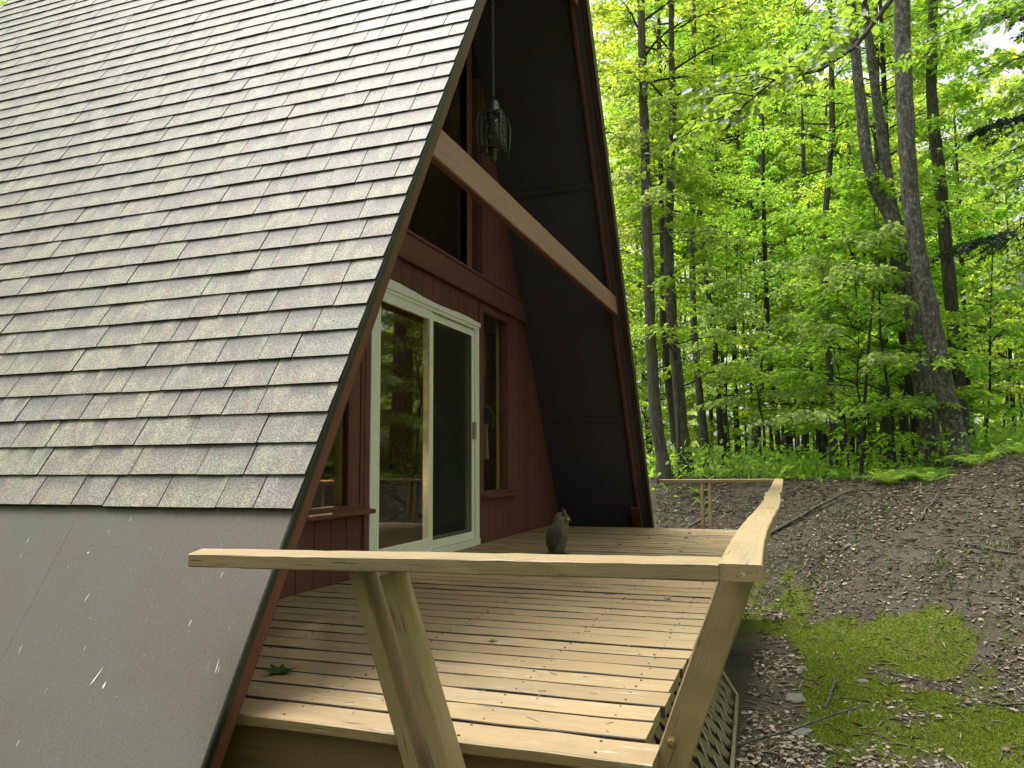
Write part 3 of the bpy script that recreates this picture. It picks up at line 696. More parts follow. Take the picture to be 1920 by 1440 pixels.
# corner post, leaning outwards
cp = plank('rail_post', W(-1.935, 2.6325, 0.492), W(-1.935, 2.29, -0.42), (0, -1, -0.4), 0.089, 0.038, M['rail'], deck, segs=16, jit=0.0012)
MB().lathe([(0.0, 0.0), (0.014, 0.0), (0.014, 0.002), (0.009, 0.003), (0.009, 0.009), (0.005, 0.010)], (0, 0, 0), 12).mesh('bolt', M['bolt'])
bo = obj('bolt', bpy.data.meshes['bolt'], cp, Matrix.Translation(W(-1.955, 2.437, 0.022)) @ Matrix.Rotation(-PI / 2, 4, 'Y'))
for o in (1.812, 1.898):
    plank('rail_post', W(5.13, o + 0.015, 0.513), W(5.03, o + 0.015, -0.40), (1, 0, 0.1), 0.09, 0.038, M['rail'], deck, segs=8, jit=0.001)
for xp in (0.9, 3.1):
    plank('rail_post', W(xp, 2.645, 0.505), W(xp, 2.30, -0.42), (0, -1, -0.4), 0.089, 0.038, M['rail'], deck, segs=10, jit=0.001)

# lattice skirting leaning against the deck
lat = thing('lattice_panel', W(0.3, 2.43, -0.92), 'weathered grey-brown lattice skirting leaning below the outer edge of the deck', 'lattice')
la, lb = Vector((-1.6, 2.475)), Vector((1.65, 2.36))
def lp(u, z, off=0.0):
    p = la.lerp(lb, u); return W(p.x, p.y + off - 0.62 * (z + 0.9), z)
plank('frame_board', lp(0, -0.895, 0.012), lp(1, -0.895, 0.012), (0, 0, 1), 0.075, 0.02, M['grey'], lat)
plank('frame_board', lp(0, -0.27, 0.0), lp(1, -0.27, 0.0), (0, 0, 1), 0.06, 0.02, M['grey'], lat)
plank('frame_board', lp(1, -0.86, 0.03), lp(1, -0.28, 0.03), (1, 0, 0), 0.06, 0.018, M['grey'], lat)
Lx = 3.25
for i in range(20):
    u0 = -0.55 + i * 0.19
    for sgn, off in ((1, 0.0), (-1, -0.012)):
        xa, xb = (u0, u0 + 0.58) if sgn > 0 else (u0 + 0.58, u0)
        za, zb2 = -0.30, -0.88
        ca, cb = max(0.02, min(Lx - 0.02, xa)), max(0.02, min(Lx - 0.02, xb))
        if abs(ca - cb) < 0.1: continue
        fa, fb = (ca - xa) / (xb - xa), (cb - xa) / (xb - xa)
        plank('slat', lp(ca / Lx, za + (zb2 - za) * fa, off), lp(cb / Lx, za + (zb2 - za) * fb, off), (0, 0, 1), 0.040, 0.009, M['grey'], lat, segs=2, jit=0.0006, bev=0.001)

# ------------------------------------------------------------------ things on and around the deck
# hanging lantern
LX, LO, LZ0 = 1.74, 0.5425, 3.38
lan = thing('hanging_lantern', W(LX, LO, LZ0), 'wrought iron scrollwork lantern hanging on a chain under the gable', 'lantern', rotz=math.radians(8))
def lbuild(mb, name, mat, smooth=False):
    return obj(name, mb.mesh(name, mat, smooth), lan, WM[lan].copy())
m = MB(); hw = 0.086
for sx in (-1, 1):
    for sy in (-1, 1):
        m.tube([(sx * hw, sy * hw, 0.0), (sx * hw, sy * hw, 0.30)], 0.008, 6)
for z in (0.0, 0.30):
    for a, b in (((-1, -1), (1, -1)), ((1, -1), (1, 1)), ((1, 1), (-1, 1)), ((-1, 1), (-1, -1))):
        m.tube([(a[0] * hw, a[1] * hw, z), (b[0] * hw, b[1] * hw, z)], 0.008, 6)
body = lbuild(m, 'cage', M['iron'])
m = MB()
for ax in range(4):
    R_ = Matrix.Rotation(ax * PI / 2, 3, 'Z'); u = R_ @ Vector((1, 0, 0)); n = R_ @ Vector((0, -1, 0)); c = n * (hw + 0.004); z = Vector((0, 0, 1))
    for dz, r, dx in ((0.165, 0.045, 0), (0.185, 0.019, 0.018), (0.185, 0.019, -0.018), (0.145, 0.019, 0.018), (0.145, 0.019, -0.018), (0.245, 0.022, 0.034), (0.245, 0.022, -0.034), (0.078, 0.024, 0.036), (0.078, 0.024, -0.036)):
        m.ring(c + u * dx + z * dz, u, z, r, 0.0045, 12, 5)
    m.tube([c + z * 0.0, c + z * 0.12], 0.005, 5); m.tube([c + z * 0.21, c + z * 0.30], 0.005, 5)
    m.tube([c + u * hw + n * 0.01 + z * 0.30, c + u * hw + n * 0.04 + z * 0.2, c + u * hw + n * 0.03 + z * 0.05, c + u * hw + n * 0.015 - z * 0.06], 0.006, 5)
lbuild(m, 'scrollwork', M['iron'], True)
lbuild(MB().lathe([(0.066, 0.30), (0.066, 0.315), (0.058, 0.345), (0.055, 0.36), (0.05, 0.40), (0.034, 0.425), (0.012, 0.437), (0.008, 0.45)], (0, 0, 0), 14), 'dome', M['iron'], True)
lbuild(MB().lathe([(0.05, 0.01), (0.055, 0.15), (0.05, 0.29)], (0, 0, 0), 12), 'chimney_glass', M['amber'], True)
lbuild(MB().lathe([(0.02, -0.11), (0.03, -0.09), (0.032, -0.02), (0.05, -0.008)], (0, 0, 0), 10), 'finial', M['iron'], True)
m = MB(); zc = 0.455; kk = 0
while LZ0 + zc < ZR - 0.42:
    u = Vector((1, 0, 0)) if kk % 2 else Vector((0, 1, 0)); m.ring((0, 0, zc + 0.016), u, Vector((0, 0, 1.6)), 0.011, 0.0028, 8, 4); zc += 0.031; kk += 1
lbuild(m, 'chain', M['iron'])

# owl figurine, in profile facing the open side of the deck
owl = thing('owl_figurine', W(2.2, 0.925, 0.0), 'brown horned owl figurine standing on the deck behind the rail', 'owl figurine', rotz=-PI / 2 + 0.15)
def oskin(prof, n=20):
    V = []; F = []
    for (cx, z, rx, ry) in prof:
        for k in range(n):
            a = 2 * PI * k / n; V.append((cx + rx * math.cos(a), ry * math.sin(a), z))
    for i in range(len(prof) - 1):
        for k in range(n):
            j = (k + 1) % n; F.append((i * n + k, i * n + j, (i + 1) * n + j, (i + 1) * n + k))
    F.append(tuple(range(n))[::-1]); F.append(tuple((len(prof) - 1) * n + k for k in range(n)))
    return V, F
prof = [(-0.012, 0.0, 0.062, 0.06), (-0.012, 0.03, 0.07, 0.066), (-0.006, 0.09, 0.085, 0.08), (0.0, 0.15, 0.092, 0.088), (0.008, 0.20, 0.088, 0.084), (0.02, 0.235, 0.074, 0.074), (0.030, 0.255, 0.066, 0.072), (0.036, 0.28, 0.066, 0.074), (0.038, 0.305, 0.060, 0.068), (0.034, 0.325, 0.046, 0.052), (0.028, 0.338, 0.024, 0.03), (0.026, 0.342, 0.004, 0.004)]
V, F = oskin(prof)
def oobj(name, me): return obj(name, me, owl, WM[owl].copy())
oobj('body', meshd('body', V, F, M['owl'], True))
for sy in (-1, 1):
    wp = [(-0.035, 0.035, 0.02, 0.006), (-0.035, 0.08, 0.05, 0.012), (-0.022, 0.15, 0.068, 0.014), (-0.012, 0.21, 0.058, 0.012), (0.0, 0.24, 0.03, 0.006)]
    V, F = oskin(wp, 14); V = [(x, y + sy * (0.079 if 0.06 < z < 0.22 else 0.066), z) for x, y, z in V]
    oobj('wing', meshd('wing', V, F, M['owldark'], True))
    m = MB().tube([(0.060, sy * 0.045, 0.318), (0.058, sy * 0.058, 0.345), (0.046, sy * 0.064, 0.378)], [0.015, 0.011, 0.002], 7); oobj('ear_tuft', m.mesh('ear_tuft', M['owldark'], True))
    m = MB().ring((0.088, sy * 0.034, 0.288), Vector((0.35, sy * 0.94, 0)).normalized().cross(Vector((0, 0, 1))).cross(Vector((0, 0, 1))).normalized() * 0 + Vector((-0.35 * sy, 0.94, 0)).normalized(), Vector((0, 0, 1)), 0.026, 0.006, 14, 5); oobj('facial_disc', m.mesh('facial_disc', M['owldark'], True))
    m = MB().lathe([(0.002, -0.013), (0.010, -0.009), (0.0135, 0.0), (0.010, 0.009), (0.002, 0.013)], (0.092, sy * 0.034, 0.288), 10); oobj('eye', m.mesh('eye', M['owleye'], True))
    m = MB()
    for q in (-1, 0, 1): m.tube([(0.03, sy * 0.03, 0.012), (0.075, sy * 0.03 + q * 0.016, 0.012), (0.09, sy * 0.03 + q * 0.02, 0.004)], [0.01, 0.009, 0.004], 6)
    oobj('foot', m.mesh('foot', M['owl'], True))
m = MB().tube([(0.094, 0, 0.283), (0.112, 0, 0.274), (0.114, 0, 0.254)], [0.012, 0.009, 0.002], 7); oobj('beak', m.mesh('beak', M['beak'], True))
m = MB().tube([(0.02, 0, 0.338), (0.07, 0, 0.322), (0.1, 0, 0.29)], [0.012, 0.014, 0.006], 7); oobj('brow', m.mesh('brow', M['owldark'], True))

# leaves lying on the deck
def maple_leaf(scale, curl, seed):
    out = [(0, 0), (0.10, 0.05), (0.34, -0.06), (0.30, 0.12), (0.52, 0.26), (0.36, 0.34), (0.38, 0.48), (0.20, 0.44), (0.12, 0.52), (0.0, 0.95)]
    pts = out + [(-x, y) for x, y in out[-2:0:-1]]
    r = random.Random(seed); V = [(0, 0.3, 0.015)] + [(x, y, curl * (x * x * 1.4 + (y - 0.3) ** 2) + r.uniform(0, 0.07) * curl) for x, y in pts]
    F = [(0, 1 + i, 1 + (i + 1) % len(pts)) for i in range(len(pts))]
    b = len(V); V += [(0.012, 0, 0.02), (-0.012, 0, 0.02), (-0.008, -0.35, 0.06), (0.008, -0.35, 0.06)]; F.append((b, b + 1, b + 2, b + 3))
    return [(x * scale, y * scale, max(0.001, z * scale)) for x, y, z in V], F
V, F = maple_leaf(0.13, 0.38, 2)
tag(obj('fallen_leaf', meshd('fallen_leaf', V, F, M['leafdeck']), None, Matrix.Translation(W(-1.60, 0.985, 0.003)) @ Matrix.Rotation(math.radians(75), 4, 'Z')), 'curled dark green maple leaf lying on the deck near the red rake board', 'leaf')
V, F = maple_leaf(0.055, 0.6, 5)
tag(obj('fallen_leaf', meshd('fallen_leaf', V, F, M['leaflime']), None, Matrix.Translation(W(-0.91, 1.53, 0.003)) @ Matrix.Rotation(1.9, 4, 'Z')), 'small bright lime leaf lying in the middle of the deck boards', 'leaf')
rl = random.Random(9)
dry = [(4.16, 1.29), (3.38, 1.92), (3.82, 1.99), (3.82, 1.80), (3.66, 1.43), (3.21, 1.66), (4.3, 1.75), (3.0, 1.3), (2.6, 1.9), (4.05, 1.6), (1.4, 2.0), (0.3, 2.1)]
for i, (x, o) in enumerate(dry):
    V, F = maple_leaf(rl.uniform(0.04, 0.07), 0.7, 30 + i)
    tag(obj('dry_leaf', meshd('dry_leaf', V, F, M['litter']), None, Matrix.Translation(W(x, o, 0.003)) @ Matrix.Rotation(rl.uniform(0, 6), 4, 'Z')), 'crumpled dry brown leaf scattered on the far deck boards', 'leaf', 'dry leaves on the deck')
# specks of debris on the boards: too many to count
m = MB()
for i in range(260):
    x = rl.uniform(XD0 + 0.05, XD1 - 0.1); o = rl.uniform(0.9 if x < 3 else 0.3, OD - 0.03); a = rl.uniform(0, PI); L = rl.uniform(0.003, 0.016) * (2.2 if rl.random() < 0.12 else 1)
    d = Vector((math.cos(a), math.sin(a), 0)) * L; p = W(x, o, 0.0025)
    m.tube([p - d, p + d + Vector((0, 0, rl.uniform(0, .003)))], rl.uniform(0.0008, 0.002), 3)
tag(m.build('deck_debris', M['twig']), 'tiny bark crumbs and twig bits strewn over the deck', 'debris', kind='stuff')

# lamp and small table seen through the left window
lt = thing('side_table', W(1.252, -0.60, -0.06), 'small wooden side table inside behind the left window', 'table')
MB().lathe([(0.2, 0.66), (0.2, 0.69)], W(1.252, -0.60, -0.06), 20).build('table_top', M['interior'], lt)
for a in range(4):
    c = W(1.252 + 0.13 * math.cos(a * PI / 2 + 0.7), -0.60 + 0.13 * math.sin(a * PI / 2 + 0.7), -0.06)
    MB().tube([c, c + Vector((0, 0, 0.66))], 0.015, 6).build('leg', M['interior'], lt)
lm = thing('table_lamp', W(1.252, -0.60, 0.63), 'lit table lamp with glowing conical shade behind the left window', 'lamp')
MB().lathe([(0.07, 0.0), (0.07, 0.015), (0.02, 0.03), (0.03, 0.12), (0.035, 0.2), (0.015, 0.3), (0.008, 0.40)], W(1.252, -0.60, 0.63), 14).build('base', M['iron'], lm, True)
MB().lathe([(0.075, 0.415), (0.075, 0.42), (0.014, 0.535), (0.013, 0.536)], W(1.252, -0.60, 0.63), 20, cap=False).build('lamp_shade', M['shade'], lm, True)
ld = bpy.data.lights.new('lamp_bulb', 'POINT'); ld.energy = 14; ld.color = (1, 0.68, 0.36); ld.shadow_soft_size = 0.02
lo_ = bpy.data.objects.new('lamp_bulb', ld); link(lo_, lm, Matrix.Translation(W(1.252, -0.60, 1.075)))

# feather ornament behind the right window
fo = thing('feather_ornament', W(3.52, -0.24, 1.2), 'round dark feather ornament with cream ribbons behind the narrow window', 'ornament', rotz=math.radians(55))
def fobj(name, mb, mat): return obj(name, mb.mesh(name, mat), fo, WM[fo].copy())
for i in range(15):
    a = -0.35 + (PI + 0.7) * i / 14; d = Vector((math.cos(a), 0, math.sin(a))); t_ = Vector((-math.sin(a), 0, math.cos(a)))
    e = fobj('feather', MB().prism([d * 0.04 - t_ * 0.008, d * 0.04 + t_ * 0.008, d * 0.15 + t_ * 0.016, d * 0.15 - t_ * 0.016], (0, 0.004, 0)), M['feather'])
    me_ = MB().prism([d * 0.151 - t_ * 0.014, d * 0.151 + t_ * 0.014, d * 0.172 + t_ * 0.006, d * 0.172 - t_ * 0.006], (0, 0.004, 0)).mesh('feather_tip', M['feathertip'])
    obj('feather_tip', me_, e, WM[fo].copy())
fobj('hoop', MB().ring((0, -0.004, 0), Vector((1, 0, 0)), Vector((0, 0, 1)), 0.075, 0.008, 18, 5), M['feathertip'])
for dx in (-0.012, 0.018):
    fobj('ribbon', MB().tube([(dx, -0.008, -0.03), (dx * 1.2, -0.01, -0.16), (dx * 1.6, -0.012, -0.30), (dx * 2.2, -0.012, -0.40)], [0.012, 0.014, 0.016, 0.018], 6), M['cloth'])
fobj('hanging_cord', MB().tube([(0, 0, 0.15), (0, 0, 1.0)], 0.003, 4), M['cloth'])

# ------------------------------------------------------------------ vegetation prototypes
def leaf_mesh(name, C, D, N, S, mat, wide=0.34, hexa=False):
    """many leaves: centre, direction, normal, size arrays"""
    C = np.asarray(C); D = np.asarray(D); N = np.asarray(N); S = np.asarray(S)[:, None]
    D = D / np.linalg.norm(D, axis=1, keepdims=True); B = np.cross(N, D); B /= np.linalg.norm(B, axis=1, keepdims=True) + 1e-9
    Nn = np.cross(D, B); n = len(C); i4 = np.arange(n)
    base = C - D * S * 0.5; tip = C + D * S * 0.5 - Nn * S * 0.08
    if hexa:
        l1 = C - D * S * 0.18 - B * S * wide + Nn * S * 0.06; l2 = C + D * S * 0.2 - B * S * wide * 0.8 + Nn * S * 0.03
        r1 = C - D * S * 0.18 + B * S * wide + Nn * S * 0.06; r2 = C + D * S * 0.2 + B * S * wide * 0.8 + Nn * S * 0.03
        V = np.stack([base, r1, r2, tip, l2, l1], 1).reshape(-1, 3); b = i4 * 6
        F = np.concatenate([np.stack([b, b + 1, b + 2, b + 3], 1), np.stack([b, b + 3, b + 4, b + 5], 1)])
    else:
        l = C - D * S * 0.06 - B * S * wide + Nn * S * 0.05; r = C - D * S * 0.06 + B * S * wide + Nn * S * 0.05
        V = np.stack([base, r, tip, l], 1).reshape(-1, 3); b = i4 * 4
        F = np.concatenate([np.stack([b, b + 1, b + 2], 1), np.stack([b, b + 2, b + 3], 1)])
    return meshd(name, V, F, mat)

def spray_leaves(rg, path, per, size, spread, acc, tilt=0.45):
    """leaves in flat sprays along a twig"""
    path = np.asarray(path); n = per
    t = rg.uniform(0.12, 1.02, n) * (len(path) - 1); i = np.clip(t.astype(int), 0, len(path) - 2); f = (t - i)[:, None]
    p = path[i] * (1 - f) + path[i + 1] * f; d = path[i + 1] - path[i]; d /= np.linalg.norm(d, axis=1, keepdims=True) + 1e-9
    side = np.stack([-d[:, 1], d[:, 0], 0 * d[:, 0]], 1); side /= np.linalg.norm(side, axis=1, keepdims=True) + 1e-9
    sg = rg.choice([-1, 1], n)[:, None]
    D = d * rg.uniform(0.1, 0.8, n)[:, None] + side * sg * rg.uniform(0.4, 1, n)[:, None] + rg.normal(0, 0.22, (n, 3)); D[:, 2] -= 0.22
    D /= np.linalg.norm(D, axis=1, keepdims=True)
    C = p + D * spread * rg.uniform(0.3, 1.0, n)[:, None]; C[:, 2] += rg.normal(0, spread * 0.22, n)
    N = rg.normal(0, tilt, (n, 3)); N[:, 2] += 1.0
    acc[0].append(C); acc[1].append(D); acc[2].append(N); acc[3].append(size * rg.uniform(0.6, 1.2, n))

def crown_proto(seed, R, H, nl, per, lsize, mat, bark, shape='tall', droop=0.35, limb_r=0.045, spread=0.16):
    rg = np.random.RandomState(seed); acc = ([], [], [], []); mb = MB(); rnd = random.Random(seed)
    for i in range(nl):
        f = (i + 0.5) / nl; h = H * f; az = i * 2.39996 + rg.uniform(-.5, .5)
        prof = (0.55 + 0.45 * math.sin(PI * min(1, f * 1.15 + 0.15))) * (1 - f ** 3 * 0.7) if shape == 'tall' else (1 - 0.55 * f)
        L = R * prof * rg.uniform(0.6, 1.12); el = rg.uniform(0.15, 0.55) + 0.5 * f
        hd = np.array([math.cos(az), math.sin(az), 0.0]); pts = []; bend = rg.uniform(-.3, .3)
        for q in range(6):
            u = q / 5; a2 = az + bend * u
            pts.append(np.array([0, 0, h]) + np.array([math.cos(a2), math.sin(a2), 0]) * L * u * math.cos(el * 0.8) + np.array([0, 0, 1]) * L * (u * math.sin(el) - droop * u * u) + rg.normal(0, 0.03 * L * u, 3))
        r0 = limb_r * (1 - 0.5 * f) * (0.6 + 0.4 * L / R)
        mb.tube(pts, [r0, r0 * .8, r0 * .62, r0 * .45, r0 * .3, r0 * .12], 5, False)
        ntw = 7
        for k in range(ntw):
            u = 0.22 + 0.78 * (k + rg.uniform(0, 0.8)) / ntw; u = min(u, 0.98); j = min(4, int(u * 5)); ff = u * 5 - j
            p0 = pts[j] * (1 - ff) + pts[j + 1] * ff; sgn = 1 if k % 2 else -1
            a3 = az + bend * u + sgn * rg.uniform(0.4, 1.1); tl = L * rg.uniform(0.25, 0.45) * (1.1 - 0.5 * u) + 0.25
            tw = [p0 + np.array([math.cos(a3), math.sin(a3), 0]) * tl * g + np.array([0, 0, 1]) * tl * (0.18 * g - 0.35 * g * g) for g in (0, 0.35, 0.7, 1.0)]
            mb.tube(tw, [r0 * .35, r0 * .25, r0 * .16, r0 * .06], 4, False)
            spray_leaves(rg, tw, per, lsize, spread, acc)
        spray_leaves(rg, pts[3:], per, lsize, spread, acc)
    lm_ = leaf_mesh('crown', *[np.concatenate(a) for a in acc], mat)
    return lm_, mb.mesh('limbs', bark, True)

P_tall = [crown_proto(1, 3.1, 10.0, 30, 32, 0.125, M['leaf'], M['bark3']), crown_proto(2, 2.7, 9.0, 28, 32, 0.125, M['leafy'], M['bark3']), crown_proto(3, 3.3, 11.0, 30, 30, 0.13, M['leaf'], M['bark3'])]
P_under = [crown_proto(4, 2.0, 4.2, 15, 42, 0.105, M['leafy'], M['bark3'], 'low', 0.3, 0.022, 0.13), crown_proto(5, 1.7, 3.4, 13, 42, 0.10, M['leafpale'], M['bark3'], 'low', 0.3, 0.02, 0.13), crown_proto(6, 2.2, 5.0, 16, 40, 0.11, M['leaf'], M['bark3'], 'low', 0.3, 0.022, 0.14)]
P_far = [crown_proto(7, 3.6, 12.0, 28, 42, 0.15, M['leafy'], M['bark3'], spread=0.3), crown_proto(8, 3.4, 11.0, 28, 42, 0.15, M['leaf'], M['bark3'], spread=0.3)]

def trunk_mesh(pts, seed, bark, n=10):
    rnd = random.Random(seed); P = []; Rr = []
    for i in range(len(pts) - 1):                       # refine with a little wander
        a = Vector(pts[i][:3]); b = Vector(pts[i + 1][:3]); ra, rb = pts[i][3], pts[i + 1][3]
        k = 4
        for q in range(k):
            f = q / k; P.append(a.lerp(b, f) + (Vector((rnd.uniform(-1, 1), rnd.uniform(-1, 1), 0)) * ra * 0.06 if i or q else Vector())); Rr.append(ra + (rb - ra) * f)
    P.append(Vector(pts[-1][:3])); Rr.append(pts[-1][3])
    return MB().tube(P, Rr, n, True, 0.05, rnd).mesh('trunk', bark, True)

rt = random.Random(77)
def add_tree(name, pts, bark, crown, cz, cs, label, group=None, cat='tree', extra=None, flare=True, n=10):
    """pts: world (x, o, z, r) up the stem; crown proto hung from height cz with scale cs"""
    base = pts[0]; zb = float(gz(base[0], base[1])) - 0.04
    P = [(p[0], -p[1], p[2], p[3] * 0.88) for p in pts]
    P[0] = (P[0][0], P[0][1], zb, P[0][3] * (1.25 if flare else 1))
    t = thing(name, Vector((P[0][0], P[0][1], zb)), label, cat, group)
    # extend above the last measured point
    l, k = Vector(P[-1][:3]), Vector(P[-2][:3]); d = (l - k).normalized(); d = (d + Vector((0, 0, 0.6))).normalized()
    top = max(cz + crown_h[crown] * cs * 0.75, l.z + 1.0) if crown is not None else l.z + 3
    if top > l.z + 0.5:
        q = l + d * ((top - l.z) / max(0.5, d.z)); P.append((*(l.lerp(q, 0.5)), P[-1][3] * 0.7)); P.append((q.x, q.y, q.z, 0.015))
    me = trunk_mesh(P, rt.random(), bark, n); me.transform(Matrix.Translation((-P[0][0], -P[0][1], -zb))); obj('trunk', me, t, Matrix.Translation((P[0][0], P[0][1], zb)))
    def at_z(z):
        for a, b in zip(P[:-1], P[1:]):
            if a[2] <= z <= b[2] + 1e-6: f = (z - a[2]) / max(1e-6, b[2] - a[2]); return a[0] + (b[0] - a[0]) * f, a[1] + (b[1] - a[1]) * f
        return P[-1][0], P[-1][1]
    def hang(pr, z, s, sz=1.0):
        x, y = at_z(z); m_ = Matrix.Translation((x, y, z)) @ Matrix.Rotation(rt.uniform(0, 6.28), 4, 'Z') @ Matrix.Diagonal((s, s, s * sz, 1))
        obj('crown', pr[0], t, m_); obj('limbs', pr[1], t, m_)['kind'] = 'stuff'
    if crown is not None: hang(PR[crown], cz, cs)
    for (pr, z, s) in (extra or []): hang(PR[pr], z, s)
    return t
PR = {('t', i): p for i, p in enumerate(P_tall)}; PR.update({('u', i): p for i, p in enumerate(P_under)}); PR.update({('f', i): p for i, p in enumerate(P_far)})
crown_h = {('t', 0): 10, ('t', 1): 9, ('t', 2): 11, ('u', 0): 4.2, ('u', 1): 3.4, ('u', 2): 5.0, ('f', 0): 12, ('f', 1): 11}

TREES = {
 'N': [(9.65,5.36,0.32,0.216),(9.55,5.28,1.02,0.174),(9.37,5.1,2.04,0.166),(9.23,4.97,2.92,0.158),(9.1,4.85,3.75,0.149),(8.96,4.75,4.74,0.145),(8.85,4.73,5.65,0.141),(8.74,4.72,6.64,0.141),(8.62,4.74,7.88,0.133)],
 'L': [(10.8,5.12,0.68,0.192),(10.71,5.09,1.41,0.169),(10.6,5.0,2.18,0.16),(10.46,4.91,3.14,0.155),(10.34,4.82,4.05,0.151),(10.16,4.6,4.96,0.137),(10.03,4.38,5.41,0.119),(9.94,4.27,5.88,0.11),(9.8,4.2,6.96,0.1),(9.67,4.14,8.01,0.091),(9.53,4.1,9.14,0.082)],
 'M': [(11.49,5.26,0.68,0.143),(11.34,5.15,1.73,0.134),(11.09,5.02,3.63,0.124),(10.92,4.86,4.67,0.115),(10.81,4.73,5.3,0.105),(10.69,4.65,6.1,0.1),(10.61,4.59,6.72,0.095),(10.45,4.49,7.81,0.086),(10.32,4.42,8.76,0.076)],
 'O': [(13.04,6.07,0.88,0.156),(12.96,6.03,1.48,0.145),(12.79,5.95,2.81,0.14),(12.6,5.89,4.35,0.14),(12.49,5.84,5.21,0.135),(12.36,5.8,6.25,0.13),(12.25,5.74,7.07,0.124),(12.15,5.71,7.89,0.114),(12.05,5.78,9.03,0.104),(11.95,5.84,10.17,0.093)],
 'J': [(14.8,4.86,0.32,0.153),(14.67,4.85,1.49,0.129),(14.56,4.87,2.59,0.123),(14.43,4.89,3.83,0.118),(14.26,4.94,5.58,0.112),(14.1,4.95,7.1,0.1),(13.92,4.95,8.74,0.088),(13.72,5.01,10.85,0.076)],
 'K': [(13.87,5.37,0.72,0.105),(13.72,5.29,1.88,0.094),(13.6,5.2,2.65,0.089),(13.5,5.13,3.42,0.083),(13.37,5.05,4.31,0.077),(13.25,5.01,5.3,0.072),(13.07,4.99,6.95,0.066),(12.83,4.99,9.15,0.055)],
 'H': [(12.77,3.67,0.39,0.091),(12.64,3.67,1.64,0.08),(12.5,3.65,2.89,0.075),(12.37,3.63,3.99,0.07),(12.25,3.65,5.16,0.07),(12.18,3.77,6.23,0.064),(12.12,3.9,7.23,0.064),(11.98,3.94,8.68,0.059),(11.85,3.96,9.96,0.054)],
 'A': [(9.61,0.76,0.44,0.149),(9.54,0.71,0.9,0.126),(9.45,0.64,1.55,0.117),(9.36,0.62,2.3,0.112),(9.26,0.61,3.22,0.107),(9.17,0.63,4.15,0.103),(9.05,0.63,5.27,0.098),(8.93,0.65,6.42,0.093),(8.8,0.67,7.68,0.084),(8.69,0.68,8.8,0.075)],
 'B': [(10.76,0.99,0.43,0.15),(10.64,0.93,1.41,0.13),(10.49,0.89,2.61,0.12),(10.39,0.84,3.4,0.115),(10.3,0.83,4.2,0.11),(10.22,0.83,4.9,0.1),(10.13,0.93,6.1,0.085),(10.03,1.02,7.26,0.075),(9.92,1.04,8.39,0.065),(9.82,1.07,9.39,0.06)],
 'C': [(13.47,1.13,0.52,0.118),(13.33,1.06,1.52,0.1),(13.19,1.0,2.69,0.088),(13.04,0.96,3.86,0.082),(12.92,0.99,5.14,0.076),(12.82,1.03,6.2,0.076),(12.71,1.09,7.38,0.071),(12.59,1.16,8.77,0.065),(12.44,1.23,10.37,0.059)],
 'E': [(19.05,1.9,0.64,0.198),(19.01,1.97,1.27,0.167),(18.92,2.12,2.63,0.137),(18.77,2.25,4.45,0.114),(18.62,2.38,6.27,0.091),(18.38,2.42,8.54,0.076),(18.15,2.45,10.81,0.061)],
 'F': [(15.6,2.66,0.49,0.083),(15.46,2.58,1.57,0.07),(15.27,2.5,3.1,0.064),(15.1,2.48,4.63,0.058),(14.99,2.48,5.64,0.058),(14.86,2.5,6.92,0.051),(14.7,2.55,8.57,0.045)],
 'G': [(18.47,3.22,0.49,0.123),(18.37,3.29,1.67,0.102),(18.24,3.38,3.12,0.087),(18.06,3.49,5.14,0.08),(17.85,3.52,7.16,0.065),(17.62,3.55,9.48,0.058)],
 'I': [(17.58,3.72,0.46,0.09),(17.41,3.58,1.63,0.083),(17.28,3.48,2.45,0.083),(17.15,3.44,3.56,0.076),(17.01,3.45,4.93,0.062),(16.86,3.55,6.58,0.055)],
 'D': [(15.67,1.31,0.42,0.099),(15.53,1.26,1.6,0.085),(15.38,1.24,2.91,0.079),(15.22,1.19,4.22,0.072),(15.03,1.05,5.53,0.059),(14.85,1.01,7.09,0.053),(14.64,1.16,9.45,0.046)],
 'P': [(16.51,6.85,0.9,0.112),(16.38,6.83,2.01,0.087),(16.28,6.82,2.88,0.075),(16.1,6.81,4.49,0.062),(15.92,6.81,6.22,0.056)],
 'Q': [(21.19,4.88,0.4,0.143),(21.05,4.88,1.75,0.119),(20.87,4.85,3.33,0.103),(20.63,4.85,5.55,0.087),(20.4,4.88,7.76,0.08),(20.13,4.89,10.3,0.064)],
 'S': [(19.39,5.85,0.5,0.16),(19.23,5.83,1.94,0.131),(19.07,5.83,3.39,0.116),(18.89,5.84,5.12,0.102),(18.72,5.98,7.15,0.087),(18.53,6.13,9.46,0.073)],
 'T': [(23.24,4.64,0.37,0.173),(23.04,4.51,1.84,0.138),(22.87,4.35,2.87,0.121),(22.56,4.19,5.28,0.104),(22.21,4.15,8.38,0.086)],
 'U': [(23.67,2.86,0.46,0.144),(23.49,2.9,2.25,0.126),(23.22,2.89,4.76,0.099),(22.92,2.91,7.62,0.09),(22.64,3.11,10.84,0.072)],
 'V': [(21.01,1.38,0.5,0.108),(20.83,1.35,2.15,0.091),(20.59,1.38,4.46,0.083),(20.36,1.55,7.1,0.075),(20.11,1.73,10.07,0.066)],
 'W': [(25.74,5.68,0.39,0.168),(25.48,5.63,2.66,0.131),(25.16,5.64,5.63,0.112),(24.79,5.6,8.98,0.093)],
 'X': [(12.24,0.66,0.43,0.122),(12.08,0.59,1.7,0.105),(11.94,0.5,2.69,0.094),(11.83,0.47,3.68,0.083),(11.73,0.52,4.78,0.077),(11.59,0.53,6.1,0.066),(11.43,0.58,7.75,0.061),(11.25,0.63,9.58,0.05)],
}
